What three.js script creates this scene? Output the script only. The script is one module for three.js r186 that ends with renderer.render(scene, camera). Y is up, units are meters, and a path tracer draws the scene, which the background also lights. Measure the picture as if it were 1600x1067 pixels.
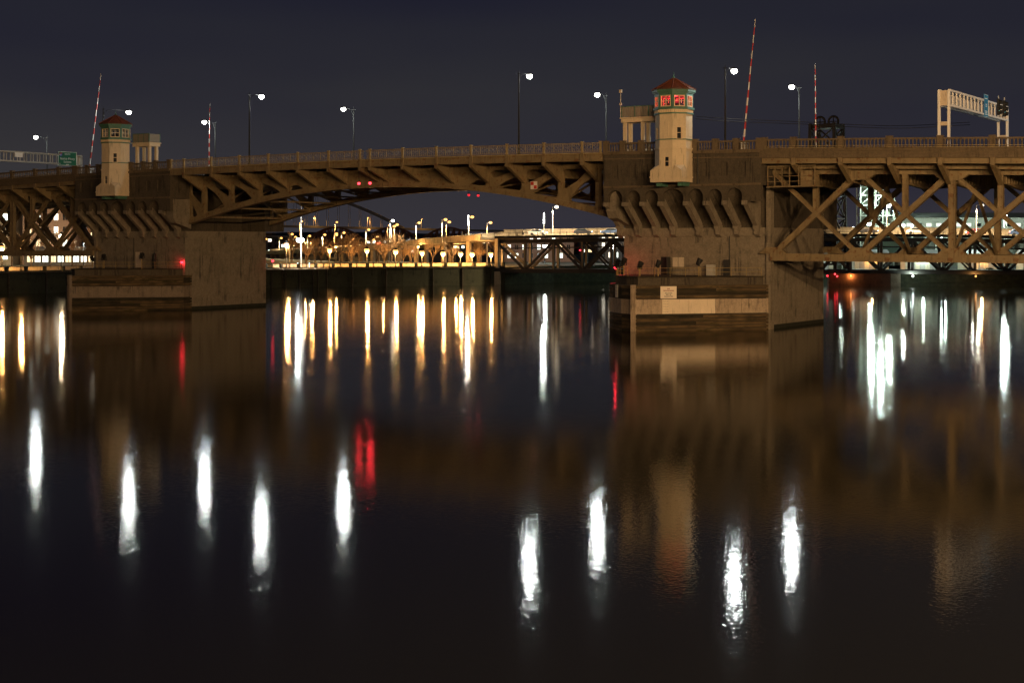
import * as THREE from 'three';
import { mergeGeometries } from 'three/addons/utils/BufferGeometryUtils.js';

// ---------------------------------------------------------------- camera, sky, exposure
const scene = new THREE.Scene();
const camera = new THREE.PerspectiveCamera(25.71, 1600 / 1067, 0.5, 9000);
camera.position.set(78.75, 10.05, 159.33);
camera.rotation.set(0, 0.57034, 0);
camera.setViewOffset(1600, 1067, 0, 153.4, 1600, 1067);   // lens shifted down: verticals stay upright

const renderer = new THREE.WebGLRenderer({ antialias: true });
renderer.setSize(1024, 682);
renderer.toneMapping = THREE.LinearToneMapping;
renderer.toneMappingExposure = 1;
renderer.shadowMap.enabled = true;

function rng(seed) { let a = seed >>> 0; return () => { a = (a + 0x6D2B79F5) | 0; let t = Math.imul(a ^ (a >>> 15), 1 | a); t = (t + Math.imul(t ^ (t >>> 7), 61 | t)) ^ t; return ((t ^ (t >>> 14)) >>> 0) / 4294967296; }; }
// periodic value noise, period p cells
function noiseGrid(seed, px, py) { const r = rng(seed), a = new Float32Array(px * py).map(() => r()); return (x, y) => { const ix = Math.floor(x), iy = Math.floor(y), fx = x - ix, fy = y - iy, sx = fx * fx * (3 - 2 * fx), sy = fy * fy * (3 - 2 * fy), m = (v, n) => ((v % n) + n) % n, g = (i, j) => a[m(j, py) * px + m(i, px)]; return (g(ix, iy) * (1 - sx) + g(ix + 1, iy) * sx) * (1 - sy) + (g(ix, iy + 1) * (1 - sx) + g(ix + 1, iy + 1) * sx) * sy; }; }
function fbm(seed, px, py, oct) { const ns = []; for (let i = 0; i < oct; i++) ns.push(noiseGrid(seed + i * 17, px << i, py << i)); return (u, v) => { let s = 0, a = 0.5, t = 0; for (let i = 0; i < oct; i++) { s += a * ns[i](u * (px << i), v * (py << i)); t += a; a *= 0.55; } return s / t; }; }

{ // night sky: city glow low down, slate blue above, faint thin cloud
  const W = 1024, H = 512, d = new Float32Array(W * H * 4), n = fbm(5, 10, 14, 5);
  for (let j = 0; j < H; j++) for (let i = 0; i < W; i++) {
    const el = Math.max(0, ((j + 0.5) / H - 0.5) * Math.PI), k = Math.exp(-el / 0.08), c = (n(i / W, j / H * 2) - 0.5), o = (j * W + i) * 4;
    const cl = 1 + 1.3 * c;
    d[o] = (0.0102 + 0.036 * k) * cl; d[o + 1] = (0.0112 + 0.031 * k) * cl; d[o + 2] = (0.0225 + 0.023 * k) * (1 + 0.3 * c); d[o + 3] = 1;
  }
  const t = new THREE.DataTexture(d, W, H, THREE.RGBAFormat, THREE.FloatType);
  t.mapping = THREE.EquirectangularReflectionMapping; t.magFilter = THREE.LinearFilter; t.needsUpdate = true;
  scene.background = t; scene.environment = t;
}

// ---------------------------------------------------------------- textures
function tex(w, h, f, srgb = true) {
  const d = new Uint8Array(w * h * 4), c = [0, 0, 0];
  for (let y = 0; y < h; y++) for (let x = 0; x < w; x++) { f(x / w, y / h, c); const o = (y * w + x) * 4; for (let k = 0; k < 3; k++) d[o + k] = Math.max(0, Math.min(255, c[k] * 255)); d[o + 3] = 255; }
  const t = new THREE.DataTexture(d, w, h); t.wrapS = t.wrapT = THREE.RepeatWrapping; t.magFilter = THREE.LinearFilter; t.minFilter = THREE.LinearMipmapLinearFilter; t.generateMipmaps = true;
  if (srgb) t.colorSpace = THREE.SRGBColorSpace; t.needsUpdate = true; return t;
}
const size = (t, mx, my = mx) => { const c = t.clone(); c.repeat.set(1 / mx, 1 / my); c.needsUpdate = true; return c; };
const smooth = (a, b, x) => { const t = Math.max(0, Math.min(1, (x - a) / (b - a))); return t * t * (3 - 2 * t); };
const T = {};
{ // board-marked concrete with run-off streaks and blotches
  const a = fbm(11, 6, 6, 5), s = fbm(31, 48, 3, 3), b = fbm(51, 3, 3, 4), f = fbm(71, 64, 64, 2);
  T.concrete = tex(512, 512, (u, v, c) => { const st = smooth(0.52, 0.78, s(u, v)) * smooth(0.35, 0.6, b(u, v)), bl = smooth(0.42, 0.7, a(u, v)), g = 0.78 + 0.16 * (f(u, v) - 0.5) + 0.2 * (a(u, v) - 0.5) - 0.30 * st - 0.12 * bl; c[0] = g; c[1] = g * 0.975; c[2] = g * 0.93; });
  T.concreteBump = tex(256, 256, (u, v, c) => { c[0] = c[1] = c[2] = 0.5 * f(u, v) + 0.5 * a(u, v); }, false);
}
{ const a = fbm(13, 8, 8, 5), r = fbm(33, 20, 20, 4), s = fbm(43, 30, 4, 3);
  T.steel = tex(512, 512, (u, v, c) => { const rs = smooth(0.62, 0.78, r(u, v)), st = smooth(0.6, 0.85, s(u, v)), g = 0.86 + 0.2 * (a(u, v) - 0.5) - 0.14 * st; c[0] = g - 0.12 * rs; c[1] = g - 0.24 * rs; c[2] = g * 0.97 - 0.30 * rs; }); }
{ const g = fbm(15, 4, 60, 4), a = fbm(35, 8, 6, 4), m = fbm(55, 6, 6, 4);
  T.wood = tex(512, 512, (u, v, c) => { const w = 0.55 + 0.5 * (g(u, v) - 0.5) + 0.35 * (a(u, v) - 0.5), mo = smooth(0.5, 0.75, m(u, v)); c[0] = w * (1 - 0.45 * mo); c[1] = w * (0.93 - 0.33 * mo); c[2] = w * (0.8 - 0.42 * mo); }); }
{ const a = fbm(17, 5, 5, 5), s = fbm(37, 40, 4, 3), f = fbm(57, 80, 80, 2);
  T.paint = tex(512, 512, (u, v, c) => { const st = smooth(0.62, 0.85, s(u, v)), g = 0.92 + 0.10 * (a(u, v) - 0.5) + 0.06 * (f(u, v) - 0.5) - 0.16 * st; c[0] = g; c[1] = g * 0.99; c[2] = g * 0.97; }); }
{ const a = fbm(19, 8, 8, 5), f = fbm(39, 90, 90, 2);
  T.ground = tex(512, 512, (u, v, c) => { const g = 0.65 + 0.45 * (a(u, v) - 0.5) + 0.3 * (f(u, v) - 0.5); c[0] = c[1] = c[2] = g; }); }
{ const a = fbm(21, 22, 22, 3), b = fbm(41, 70, 70, 3), l = fbm(61, 5, 5, 3);
  T.ripple = tex(1024, 1024, (u, v, c) => { const k = 0.78 + 0.22 * smooth(0.4, 0.62, l(u, v)); c[0] = c[1] = c[2] = 0.5 + (0.07 * (a(u, v) - 0.5) + 0.5 * (b(u, v) - 0.5)) * k; }, false); }

// ---------------------------------------------------------------- materials (linear base colours)
const L = (r, g, b) => new THREE.Color().setRGB(r, g, b);
const std = (r, g, b, rough, o = {}) => new THREE.MeshStandardMaterial({ color: L(r, g, b), roughness: rough, ...o });
const M = {
  steel: std(0.32, 0.245, 0.145, 0.55, { map: size(T.steel, 7) }),
  railing: std(0.50, 0.40, 0.22, 0.5, { map: size(T.steel, 3) }),
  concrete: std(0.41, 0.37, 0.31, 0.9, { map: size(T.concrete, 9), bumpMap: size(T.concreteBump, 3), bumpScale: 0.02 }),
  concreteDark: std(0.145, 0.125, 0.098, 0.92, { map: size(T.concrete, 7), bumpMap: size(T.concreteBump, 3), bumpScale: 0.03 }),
  balustrade: std(0.25, 0.20, 0.14, 0.9, { map: size(T.concrete, 4) }),
  stucco: std(0.78, 0.66, 0.48, 0.85, { map: size(T.paint, 6) }),
  trimGreen: std(0.075, 0.20, 0.15, 0.6, { map: size(T.paint, 3) }),
  tile: std(0.36, 0.10, 0.045, 0.8, { map: size(T.concrete, 2.4) }),
  sash: std(0.70, 0.55, 0.36, 0.6),
  timber: std(0.33, 0.26, 0.165, 0.9, { map: size(T.wood, 6, 2.4), bumpMap: size(T.wood, 6, 2.4), bumpScale: 0.02 }),
  timber2: std(0.11, 0.095, 0.06, 0.9, { map: size(T.wood, 5, 2), bumpMap: size(T.wood, 5, 2), bumpScale: 0.02 }),
  timberGap: std(0.03, 0.026, 0.02, 0.95),
  band: std(0.86, 0.74, 0.58, 0.6, { map: size(T.paint, 3, 6) }),
  bandDull: std(0.36, 0.30, 0.25, 0.75, { map: size(T.concrete, 5, 6) }),
  band2: std(0.72, 0.60, 0.48, 0.7, { map: size(T.concrete, 3, 5) }),
  screen: std(0.30, 0.28, 0.24, 0.7, { map: size(T.paint, 2) }),
  post: std(0.72, 0.62, 0.50, 0.7, { map: size(T.paint, 2) }),
  darkMetal: std(0.03, 0.03, 0.03, 0.6),
  poleDark: std(0.012, 0.013, 0.012, 0.85),
  galv: std(0.55, 0.55, 0.52, 0.45, { map: size(T.paint, 2) }),
  white: std(0.78, 0.77, 0.74, 0.6),
  red: std(0.55, 0.045, 0.03, 0.55),
  signGreen: std(0.01, 0.20, 0.10, 0.5),
  signBlue: std(0.02, 0.18, 0.42, 0.5),
  yellowRail: std(0.36, 0.26, 0.09, 0.7),
  asphalt: std(0.05, 0.05, 0.05, 0.9, { map: size(T.ground, 8) }),
  glass: new THREE.MeshPhysicalMaterial({ color: L(0.9, 0.93, 0.92), roughness: 0.05, transmission: 1, thickness: 0, ior: 1.5 }),
  room: std(0.55, 0.48, 0.40, 0.9),
  black: std(0.012, 0.012, 0.012, 0.7),
};
const glow = (r, g, b, k) => new THREE.MeshStandardMaterial({ color: L(0.4, 0.4, 0.4), emissive: L(r, g, b), emissiveIntensity: k, roughness: 0.5 });
M.ledGlow = glow(1, 0.98, 0.88, 14); M.sodiumGlow = glow(1, 0.46, 0.11, 2.6); M.redGlow = glow(1, 0.02, 0.04, 7); M.whiteGlow = glow(0.92, 1, 0.95, 12);

// ---------------------------------------------------------------- builders
const used = new Map();
function numbered(n) { const k = used.get(n) ?? 0; used.set(n, k + 1); return k ? n + '_' + String(k).padStart(3, '0') : n; }
const ORG = new WeakMap();
function thing(name, label, category, at = [0, 0, 0], group) { const o = new THREE.Group(); o.name = numbered(name); o.position.set(...at); o.userData = { label, category }; if (group) o.userData.group = group; scene.add(o); ORG.set(o, at); return o; }
function copy(o, at, ry, label) { const c = o.clone(); c.name = numbered(o.name.replace(/_\d{3}$/, '')); c.userData = { ...o.userData, label: label ?? o.userData.label }; c.position.set(...at); if (ry !== undefined) c.rotation.y = ry; scene.add(c); return c; }
const V3 = (p) => new THREE.Vector3(...p);
const BOX = new THREE.BoxGeometry(1, 1, 1).toNonIndexed();
class MB {
  constructor() { this.g = []; }
  add(geo, m) { let g = geo.index ? geo.toNonIndexed() : geo.clone(); for (const k of Object.keys(g.attributes)) if (k !== 'position' && k !== 'normal') g.deleteAttribute(k); if (m) g.applyMatrix4(m); this.g.push(g); return this; }
  b(x0, x1, y0, y1, z0, z1) { return this.add(BOX, new THREE.Matrix4().makeScale(x1 - x0, y1 - y0, z1 - z0).setPosition((x0 + x1) / 2, (y0 + y1) / 2, (z0 + z1) / 2)); }
  box(x, y, z, sx, sy, sz, ry = 0, rx = 0, rz = 0) { return this.add(BOX, new THREE.Matrix4().compose(new THREE.Vector3(x, y, z), new THREE.Quaternion().setFromEuler(new THREE.Euler(rx, ry, rz, 'YXZ')), new THREE.Vector3(sx, sy, sz))); }
  // square bar from p to q, w across (horizontal), h deep
  bar(p, q, w, h = w, side) { const a = V3(p), c = V3(q), d = c.clone().sub(a), len = d.length(); d.normalize(); let s = side ? V3(side) : Math.abs(d.y) > 0.999 ? new THREE.Vector3(1, 0, 0) : new THREE.Vector3(0, 1, 0).cross(d); s.addScaledVector(d, -s.dot(d)).normalize(); const u = d.clone().cross(s); return this.add(BOX, new THREE.Matrix4().makeBasis(s.multiplyScalar(w), u.multiplyScalar(h), d.multiplyScalar(len)).setPosition(a.add(c).multiplyScalar(0.5))); }
  tube(p, q, r0, r1 = r0, n = 8) { const a = V3(p), c = V3(q), d = c.clone().sub(a), len = d.length(); const g = new THREE.CylinderGeometry(r1, r0, len, n, 1); return this.add(g, new THREE.Matrix4().compose(a.clone().add(c).multiplyScalar(0.5), new THREE.Quaternion().setFromUnitVectors(new THREE.Vector3(0, 1, 0), d.normalize()), new THREE.Vector3(1, 1, 1))); }
  path(pts, r, n = 6, seg = 16) { return this.add(new THREE.TubeGeometry(new THREE.CatmullRomCurve3(pts.map(V3)), seg, r, n)); }
  prism(pts, z0, z1, holes = []) { const s = new THREE.Shape(pts.map((p) => new THREE.Vector2(...p))); s.holes = holes.map((h) => new THREE.Path(h.map((p) => new THREE.Vector2(...p)))); return this.add(new THREE.ExtrudeGeometry(s, { depth: z1 - z0, bevelEnabled: false }), new THREE.Matrix4().makeTranslation(0, 0, z0)); }
  // I-section: thin web between two flanges
  ibar(p, q, w, h, side) { const a = V3(p), c = V3(q), d = c.clone().sub(a).normalize(); const s = side ? V3(side) : new THREE.Vector3(0, 1, 0).cross(d); s.addScaledVector(d, -s.dot(d)).normalize(); const u = d.clone().cross(s).multiplyScalar(h / 2 - 0.05), sd = s.toArray(); this.bar(p, q, w * 0.62, h * 0.9, sd); for (const k of [-1, 1]) this.bar(a.clone().addScaledVector(u, k).toArray(), c.clone().addScaledVector(u, k).toArray(), w, 0.1, sd); return this; }
  // polygon of [z, y] pushed along x
  side(pts, x0, x1) { const s = new THREE.Shape(pts.map(([z, y]) => new THREE.Vector2(-z, y))); return this.add(new THREE.ExtrudeGeometry(s, { depth: x1 - x0, bevelEnabled: false }), new THREE.Matrix4().makeRotationY(Math.PI / 2).setPosition(x0, 0, 0)); }
  // polygon of [x, z] raised from y0 to y1
  plan(pts, y0, y1, holes = []) { const s = new THREE.Shape(pts.map(([x, z]) => new THREE.Vector2(x, -z))); s.holes = holes.map((h) => new THREE.Path(h.map(([x, z]) => new THREE.Vector2(x, -z)))); return this.add(new THREE.ExtrudeGeometry(s, { depth: y1 - y0, bevelEnabled: false }), new THREE.Matrix4().makeRotationX(-Math.PI / 2).setPosition(0, y0, 0)); }
  lathe(pts, x, y, z, n = 12, sx = 1) { return this.add(new THREE.LatheGeometry(pts.map((p) => new THREE.Vector2(...p)), n), new THREE.Matrix4().makeScale(sx, 1, sx).setPosition(x, y, z)); }
  tri(verts) { const g = new THREE.BufferGeometry(); g.setAttribute('position', new THREE.Float32BufferAttribute(verts.flat(), 3)); g.computeVertexNormals(); this.g.push(g); return this; }
  quad(a, b, c, d) { return this.tri([a, b, c, a, c, d]); }
  geo(o) {
    const g = mergeGeometries(this.g); if (o) g.translate(-o[0], -o[1], -o[2]);
    const p = g.attributes.position.array, uv = new Float32Array(p.length / 3 * 2);
    for (let i = 0; i < p.length; i += 9) {
      const ax = p[i + 3] - p[i], ay = p[i + 4] - p[i + 1], az = p[i + 5] - p[i + 2], bx = p[i + 6] - p[i], by = p[i + 7] - p[i + 1], bz = p[i + 8] - p[i + 2];
      const nx = Math.abs(ay * bz - az * by), ny = Math.abs(az * bx - ax * bz), nz = Math.abs(ax * by - ay * bx);
      for (let k = 0; k < 3; k++) { const q = i + k * 3, t = (i / 3 + k) * 2; if (nz >= nx && nz >= ny) { uv[t] = p[q] + 0.13 * p[q + 2]; uv[t + 1] = p[q + 1]; } else if (nx >= ny) { uv[t] = p[q + 2] + 0.13 * p[q]; uv[t + 1] = p[q + 1]; } else { uv[t] = p[q]; uv[t + 1] = p[q + 2]; } }
    }
    g.setAttribute('uv', new THREE.BufferAttribute(uv, 2)); return g;
  }
  build(name, mat, parent, kind) {
    let root = parent; while (root && !ORG.has(root) && root.parent !== scene) root = root.parent;
    const m = new THREE.Mesh(this.geo(root && ORG.get(root)), mat); m.castShadow = m.receiveShadow = true; m.name = parent === scene || !parent ? numbered(name) : name; if (kind) m.userData.kind = kind; (parent ?? scene).add(m); return m;
  }
}
const mb = () => new MB();
function structure(name, b, mat) { const m = b.build(name, mat, scene); m.userData.kind = 'structure'; return m; }
function lamp(x, y, z, color, cd, parent = scene, radius = 8) { const l = new THREE.PointLight(color, cd, 0, 2); l.position.set(x, y, z); l.castShadow = true; l.shadow.radius = radius; l.name = 'lamp_light'; parent.add(l); return l; }
const KEY = 22500;
const LED = L(0.93, 1, 0.96), SODIUM = L(1, 0.47, 0.13), KEYC = L(1, 0.61, 0.28), RED = L(1, 0.03, 0.05), COOL = L(0.78, 1, 0.87), WARM = L(1, 0.74, 0.42);

const dY = (x) => 21.4 - 0.0002 * (x + 47) ** 2;   // top of the deck edge along the bridge
const DECK_W = 26;

// rounded polygon
function rounded(pts, r) { const out = [], n = pts.length; for (let i = 0; i < n; i++) { const p = new THREE.Vector2(...pts[i]), a = new THREE.Vector2(...pts[(i + n - 1) % n]).sub(p), b = new THREE.Vector2(...pts[(i + 1) % n]).sub(p), ra = Math.min(r, a.length() * 0.42), rb = Math.min(r, b.length() * 0.42); const p0 = p.clone().add(a.setLength(ra)), p1 = p.clone().add(b.setLength(rb)); for (let k = 0; k <= 4; k++) { const t = k / 4; out.push([(1 - t) ** 2 * p0.x + 2 * t * (1 - t) * p.x + t * t * p1.x, (1 - t) ** 2 * p0.y + 2 * t * (1 - t) * p.y + t * t * p1.y]); } } return out; }

// ================================================================ SETTING
{ // river
  const g = new THREE.PlaneGeometry(9000, 9000, 1, 1).rotateX(-Math.PI / 2); const uv = g.attributes.uv, p = g.attributes.position; for (let i = 0; i < 4; i++) uv.setXY(i, p.getX(i), p.getZ(i));
  const m = new THREE.Mesh(g, new THREE.MeshPhysicalMaterial({ color: L(0.0045, 0.0048, 0.0036), roughness: 0.056, ior: 1.33, bumpMap: size(T.ripple, 8), bumpScale: 0.0047 }));
  m.name = 'river_water'; m.userData.kind = 'structure'; m.receiveShadow = true; m.position.set(-200, 0, -400); scene.add(m);
}
const WALL = [[-176, 120], [-172, 40], [-168, -20], [-160, -60], [-148, -98], [-132, -122], [-119, -146]];
const TOP = 4.2;
M.park = std(0.075, 0.085, 0.03, 0.95, { map: size(T.ground, 6) });
M.seawall = std(0.065, 0.07, 0.04, 0.95, { map: size(T.concrete, 8, 5) });
M.bankSoil = std(0.05, 0.055, 0.028, 0.95, { map: size(T.ground, 5) });
structure('park_ground', mb().plan([...WALL.map(([x, z]) => [x - 0.8, z]), [-119.8, -170], [-80, -330], [-60, -2600], [-2600, -2600], [-2600, 120]], -2, TOP), M.park);
structure('east_shore_ground', mb().plan([[-41, -186], [-29, -191], [-8, -200], [30, -215], [160, -230], [400, -230], [400, -2600], [-30, -2600], [-55, -420], [-60, -300], [-47, -215]], -2, 3.0), M.bankSoil);
structure('near_shore_ground', mb().plan([[90, -60], [400, -60], [400, 420], [60, 420], [66, 260], [84, 200], [88, 120]], -2, 4.5), M.bankSoil);

// ================================================================ BRIDGE: PIERS
const CORBELS = [-10.0, -7.45, -5.0, -2.6, 0.75, 3.3, 5.7, 8.25];
function pier(cx, ch, label, doorLabel) {      // ch: which way the channel lies (+1 east, -1 west)
  const t = thing('bridge_pier', label, 'bridge pier', [cx, 0, -13], 'concrete river piers of the bridge');
  const X = (x) => cx + x, d0 = dY(cx - 10.3), d1 = dY(cx + 10.3), dc = dY(cx);
  // shaft below the corbels, with faint pour joints as real grooves
  const sh = mb(); let y = -3; for (const h of [4.2, 2.1, 2.1, 2.1, 2.1, 2.3]) { sh.b(X(-9.6), X(9.4), y, y + h - 0.06, -22, -4); sh.b(X(-9.53), X(9.33), y + h - 0.06, y + h, -21.93, -4.07); y += h; }
  sh.build('shaft', M.concrete, t);
  mb().b(X(-9.62), X(9.42), -1, 0.45, -22.02, -3.98).build('algae_band', M.algae ??= std(0.045, 0.05, 0.025, 0.85, { map: size(T.ground, 2) }), t);
  mb().b(X(-10.1), X(9.9), 10.9, 11.5, -4.02, -3.7).b(X(-9.9), X(9.7), 11.5, 11.9, -4.02, -3.85).build('ledge_course', M.concrete, t);
  const ux0 = ch > 0 ? -9.6 : -5, ux1 = ch > 0 ? 4.8 : 9.4;
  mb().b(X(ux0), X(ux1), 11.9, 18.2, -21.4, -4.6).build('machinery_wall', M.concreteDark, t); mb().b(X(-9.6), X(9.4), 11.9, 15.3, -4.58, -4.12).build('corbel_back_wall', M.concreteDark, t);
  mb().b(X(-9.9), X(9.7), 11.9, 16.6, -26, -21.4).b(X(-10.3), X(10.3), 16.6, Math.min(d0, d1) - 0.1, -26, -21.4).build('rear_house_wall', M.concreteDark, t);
  mb().b(X(-10.28), X(10.28), Math.min(d0, d1) - 0.75, Math.min(d0, d1) - 0.35, -21.4, -4.5).build('deck', M.asphalt, t);
  // house wall: core plus a front skin with real niches
  const wt = (x) => dY(cx + x) - 0.05;
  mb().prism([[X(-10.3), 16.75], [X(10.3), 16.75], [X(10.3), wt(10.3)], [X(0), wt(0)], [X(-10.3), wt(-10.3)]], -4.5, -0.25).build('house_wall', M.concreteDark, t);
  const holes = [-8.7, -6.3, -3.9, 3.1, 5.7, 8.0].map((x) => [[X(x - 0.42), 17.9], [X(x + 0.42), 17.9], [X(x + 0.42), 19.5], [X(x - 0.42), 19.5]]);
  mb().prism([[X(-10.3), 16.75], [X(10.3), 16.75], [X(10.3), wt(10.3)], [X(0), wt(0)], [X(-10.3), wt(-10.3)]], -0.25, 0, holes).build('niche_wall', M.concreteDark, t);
  const moulding = (y0, h, out) => { const b = mb(); for (let k = 0; k < 8; k++) { const xa = -10.3 + k * 2.575, xb = xa + 2.575; b.prism([[X(xa), y0(xa)], [X(xb), y0(xb)], [X(xb), y0(xb) + h], [X(xa), y0(xa) + h]], 0, out); } return b; };
  moulding((x) => wt(x) - 0.28, 0.28, 0.22).build('cornice', M.balustrade, t);
  moulding((x) => wt(x) - 0.85, 0.12, 0.08).build('string_course', M.balustrade, t);
  mb().b(X(-10.3), X(10.3), 16.75, 16.98, 0, 0.12).build('string_course', M.balustrade, t);
  // arcade of small arches, corbel brackets below, sloping barrel soffits between
  const bays = []; for (let i = 0; i < 7; i++) bays.push([(CORBELS[i] + CORBELS[i + 1]) / 2, (CORBELS[i + 1] - CORBELS[i]) / 2 - 0.3]);
  const arcs = bays.map(([c, r]) => { const rr = Math.min(r, 1.0), a = [[X(c + r), 14.95], [X(c + r), 15.45]]; for (let k = 0; k <= 10; k++) { const th = Math.PI * k / 10; a.push([X(c + r * Math.cos(th)), 15.5 + rr * Math.sin(th)]); } a.push([X(c - r), 15.45], [X(c - r), 14.95]); return a; });
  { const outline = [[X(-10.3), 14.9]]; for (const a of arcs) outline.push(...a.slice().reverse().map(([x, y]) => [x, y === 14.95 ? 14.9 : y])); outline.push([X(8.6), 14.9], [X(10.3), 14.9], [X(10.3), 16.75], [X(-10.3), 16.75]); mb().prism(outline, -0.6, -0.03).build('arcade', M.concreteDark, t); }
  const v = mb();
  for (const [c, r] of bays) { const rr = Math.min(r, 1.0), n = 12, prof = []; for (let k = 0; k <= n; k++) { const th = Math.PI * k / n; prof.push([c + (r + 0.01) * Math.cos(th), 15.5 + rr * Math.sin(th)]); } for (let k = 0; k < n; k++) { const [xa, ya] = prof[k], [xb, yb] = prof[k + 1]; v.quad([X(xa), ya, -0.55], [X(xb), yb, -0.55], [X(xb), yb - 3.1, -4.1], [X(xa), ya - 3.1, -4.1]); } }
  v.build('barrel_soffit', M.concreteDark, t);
  for (const c of CORBELS) mb().side([[-0.08, 15.46], [-0.08, 14.75], [-0.5, 14.35], [-3.35, 11.95], [-3.35, 11.1], [-4.05, 10.7], [-4.05, 15.46]], X(c - 0.29), X(c + 0.29)).side([[0.02, 15.0], [0.02, 14.5], [-0.6, 14.5], [-0.6, 15.0]], X(c - 0.36), X(c + 0.36)).side([[-3.2, 12.2], [-3.2, 11.75], [-4.0, 11.75], [-4.0, 12.2]], X(c - 0.38), X(c + 0.38)).build('corbel', M.concrete, t);
  // end pilasters of the house
  mb().b(X(ch > 0 ? -10.1 : 9.4), X(ch > 0 ? -9.6 : 9.95), -2, 16.7, -4.6, -3.62).build('corner_pilaster', M.concrete, t);
  for (const e of [ch]) { const xa = e < 0 ? -10.28 : 8.95, xb = e < 0 ? -8.95 : 10.28; mb().side([[-0.62, 16.7], [-0.62, 14], [-1.2, 13.1], [-4.4, 12.2], [-4.4, 16.7]], X(xa), X(xb)).build('pilaster', M.concrete, t); }
  // balustrade
  const posts = [-10.05, -7.7, -5.2, -2.75, 1.95, 4.55, 7.15, 10.05];
  for (let i = 0; i < posts.length; i++) { const b0 = wt(posts[i]); mb().b(X(posts[i] - 0.3), X(posts[i] + 0.3), b0, b0 + 1.28, -0.42, 0.1).b(X(posts[i] - 0.36), X(posts[i] + 0.36), b0 + 1.28, b0 + 1.42, -0.48, 0.16).build('balustrade_post', M.balustrade, t);
    if (i && i !== 4) { const a = posts[i - 1] + 0.3, c = posts[i] - 0.3, m = (a + c) / 2, n = Math.round((c - a) / 0.36), b = mb(); const ya = Math.min(wt(a), wt(c)); b.b(X(a), X(c), ya - 0.1, ya + 0.18, -0.36, 0.04).b(X(a), X(c), ya + 1.0, ya + 1.2, -0.36, 0.04).build('balustrade_rail', M.balustrade, t); const bl = mb(); for (let k = 0; k < n; k++) bl.lathe([[0.07, 0], [0.08, 0.1], [0.12, 0.28], [0.06, 0.62], [0.09, 0.8]], X(a + (k + 0.5) * (c - a) / n), ya + 0.18, -0.16, 6); bl.build('baluster_row', M.balustrade, t, 'stuff'); } }
  for (const z of [-26]) { const b = mb(); b.b(X(-10.2), X(10.2), dc - 0.3, dc + 0.2, z, z + 0.4).b(X(-10.2), X(10.2), dc + 0.95, dc + 1.2, z, z + 0.4); for (let k = 0; k < 40; k++) b.b(X(-10 + k * 0.512 - 0.06), X(-10 + k * 0.512 + 0.08), dc + 0.2, dc + 0.95, z + 0.1, z + 0.3); b.build('rear_balustrade', M.balustrade, t, 'stuff'); }
  return t;
}
const pierE = pier(0.1, -1, 'stained concrete pier with corbels under the tower whose windows glow red', '');
const pierW = pier(-94.1, 1, 'stained concrete pier with corbels under the tower with dark windows', '');
{ // doors, shutters and pipes on the pier fronts
  const X = 0.1; mb().b(X - 4.5, X - 3.4, 6.2, 8.4, -4.03, -3.96).build('door_opening', M.black, pierE);
  const dr = mb().b(X - 3.35, X - 3.2, 6.2, 8.4, -3.98, -3.1).build('open_door', M.darkMetal, pierE);
  const w = mb().b(X - 2.9, X - 1.4, 7.2, 8.35, -4.02, -3.92).build('boarded_window', M.post, pierE); mb().b(X - 2.17, X - 2.13, 7.2, 8.35, -3.92, -3.9).build('board_joint', M.darkMetal, w);
  mb().tube([X + 4.6, 6.2, -3.93], [X + 4.6, 11, -3.93], 0.06).build('drain_pipe', M.darkMetal, pierE); mb().tube([X + 2.4, 17, 0.15], [X + 2.4, 21.6, 0.15], 0.06).build('drain_pipe', M.darkMetal, pierE);
  mb().b(X + 3.9, X + 4.7, 6.2, 8.1, -3.96, -3.7).build('cabinet', M.darkMetal, pierE); mb().b(X + 2.0, X + 2.9, 6.2, 7.5, -3.7, -3.0).build('cabinet', M.galv, pierE);
  const Y = -94.1; const dw = mb().b(Y - 1.1, Y + 0.25, 6.35, 8.7, -4.02, -3.9).build('door', M.post, pierW); mb().b(Y + 0.02, Y + 0.12, 7.4, 7.5, -3.9, -3.86).build('handle', M.darkMetal, dw);
  mb().b(Y + 2.9, Y + 3.4, 6.2, 7.6, -3.9, -3.5).build('cabinet', M.darkMetal, pierW);
  mb().tube([Y - 1.5, 6.2, -3.93], [Y - 1.5, 10.9, -3.93], 0.06).build('drain_pipe', M.darkMetal, pierW);
}

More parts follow.
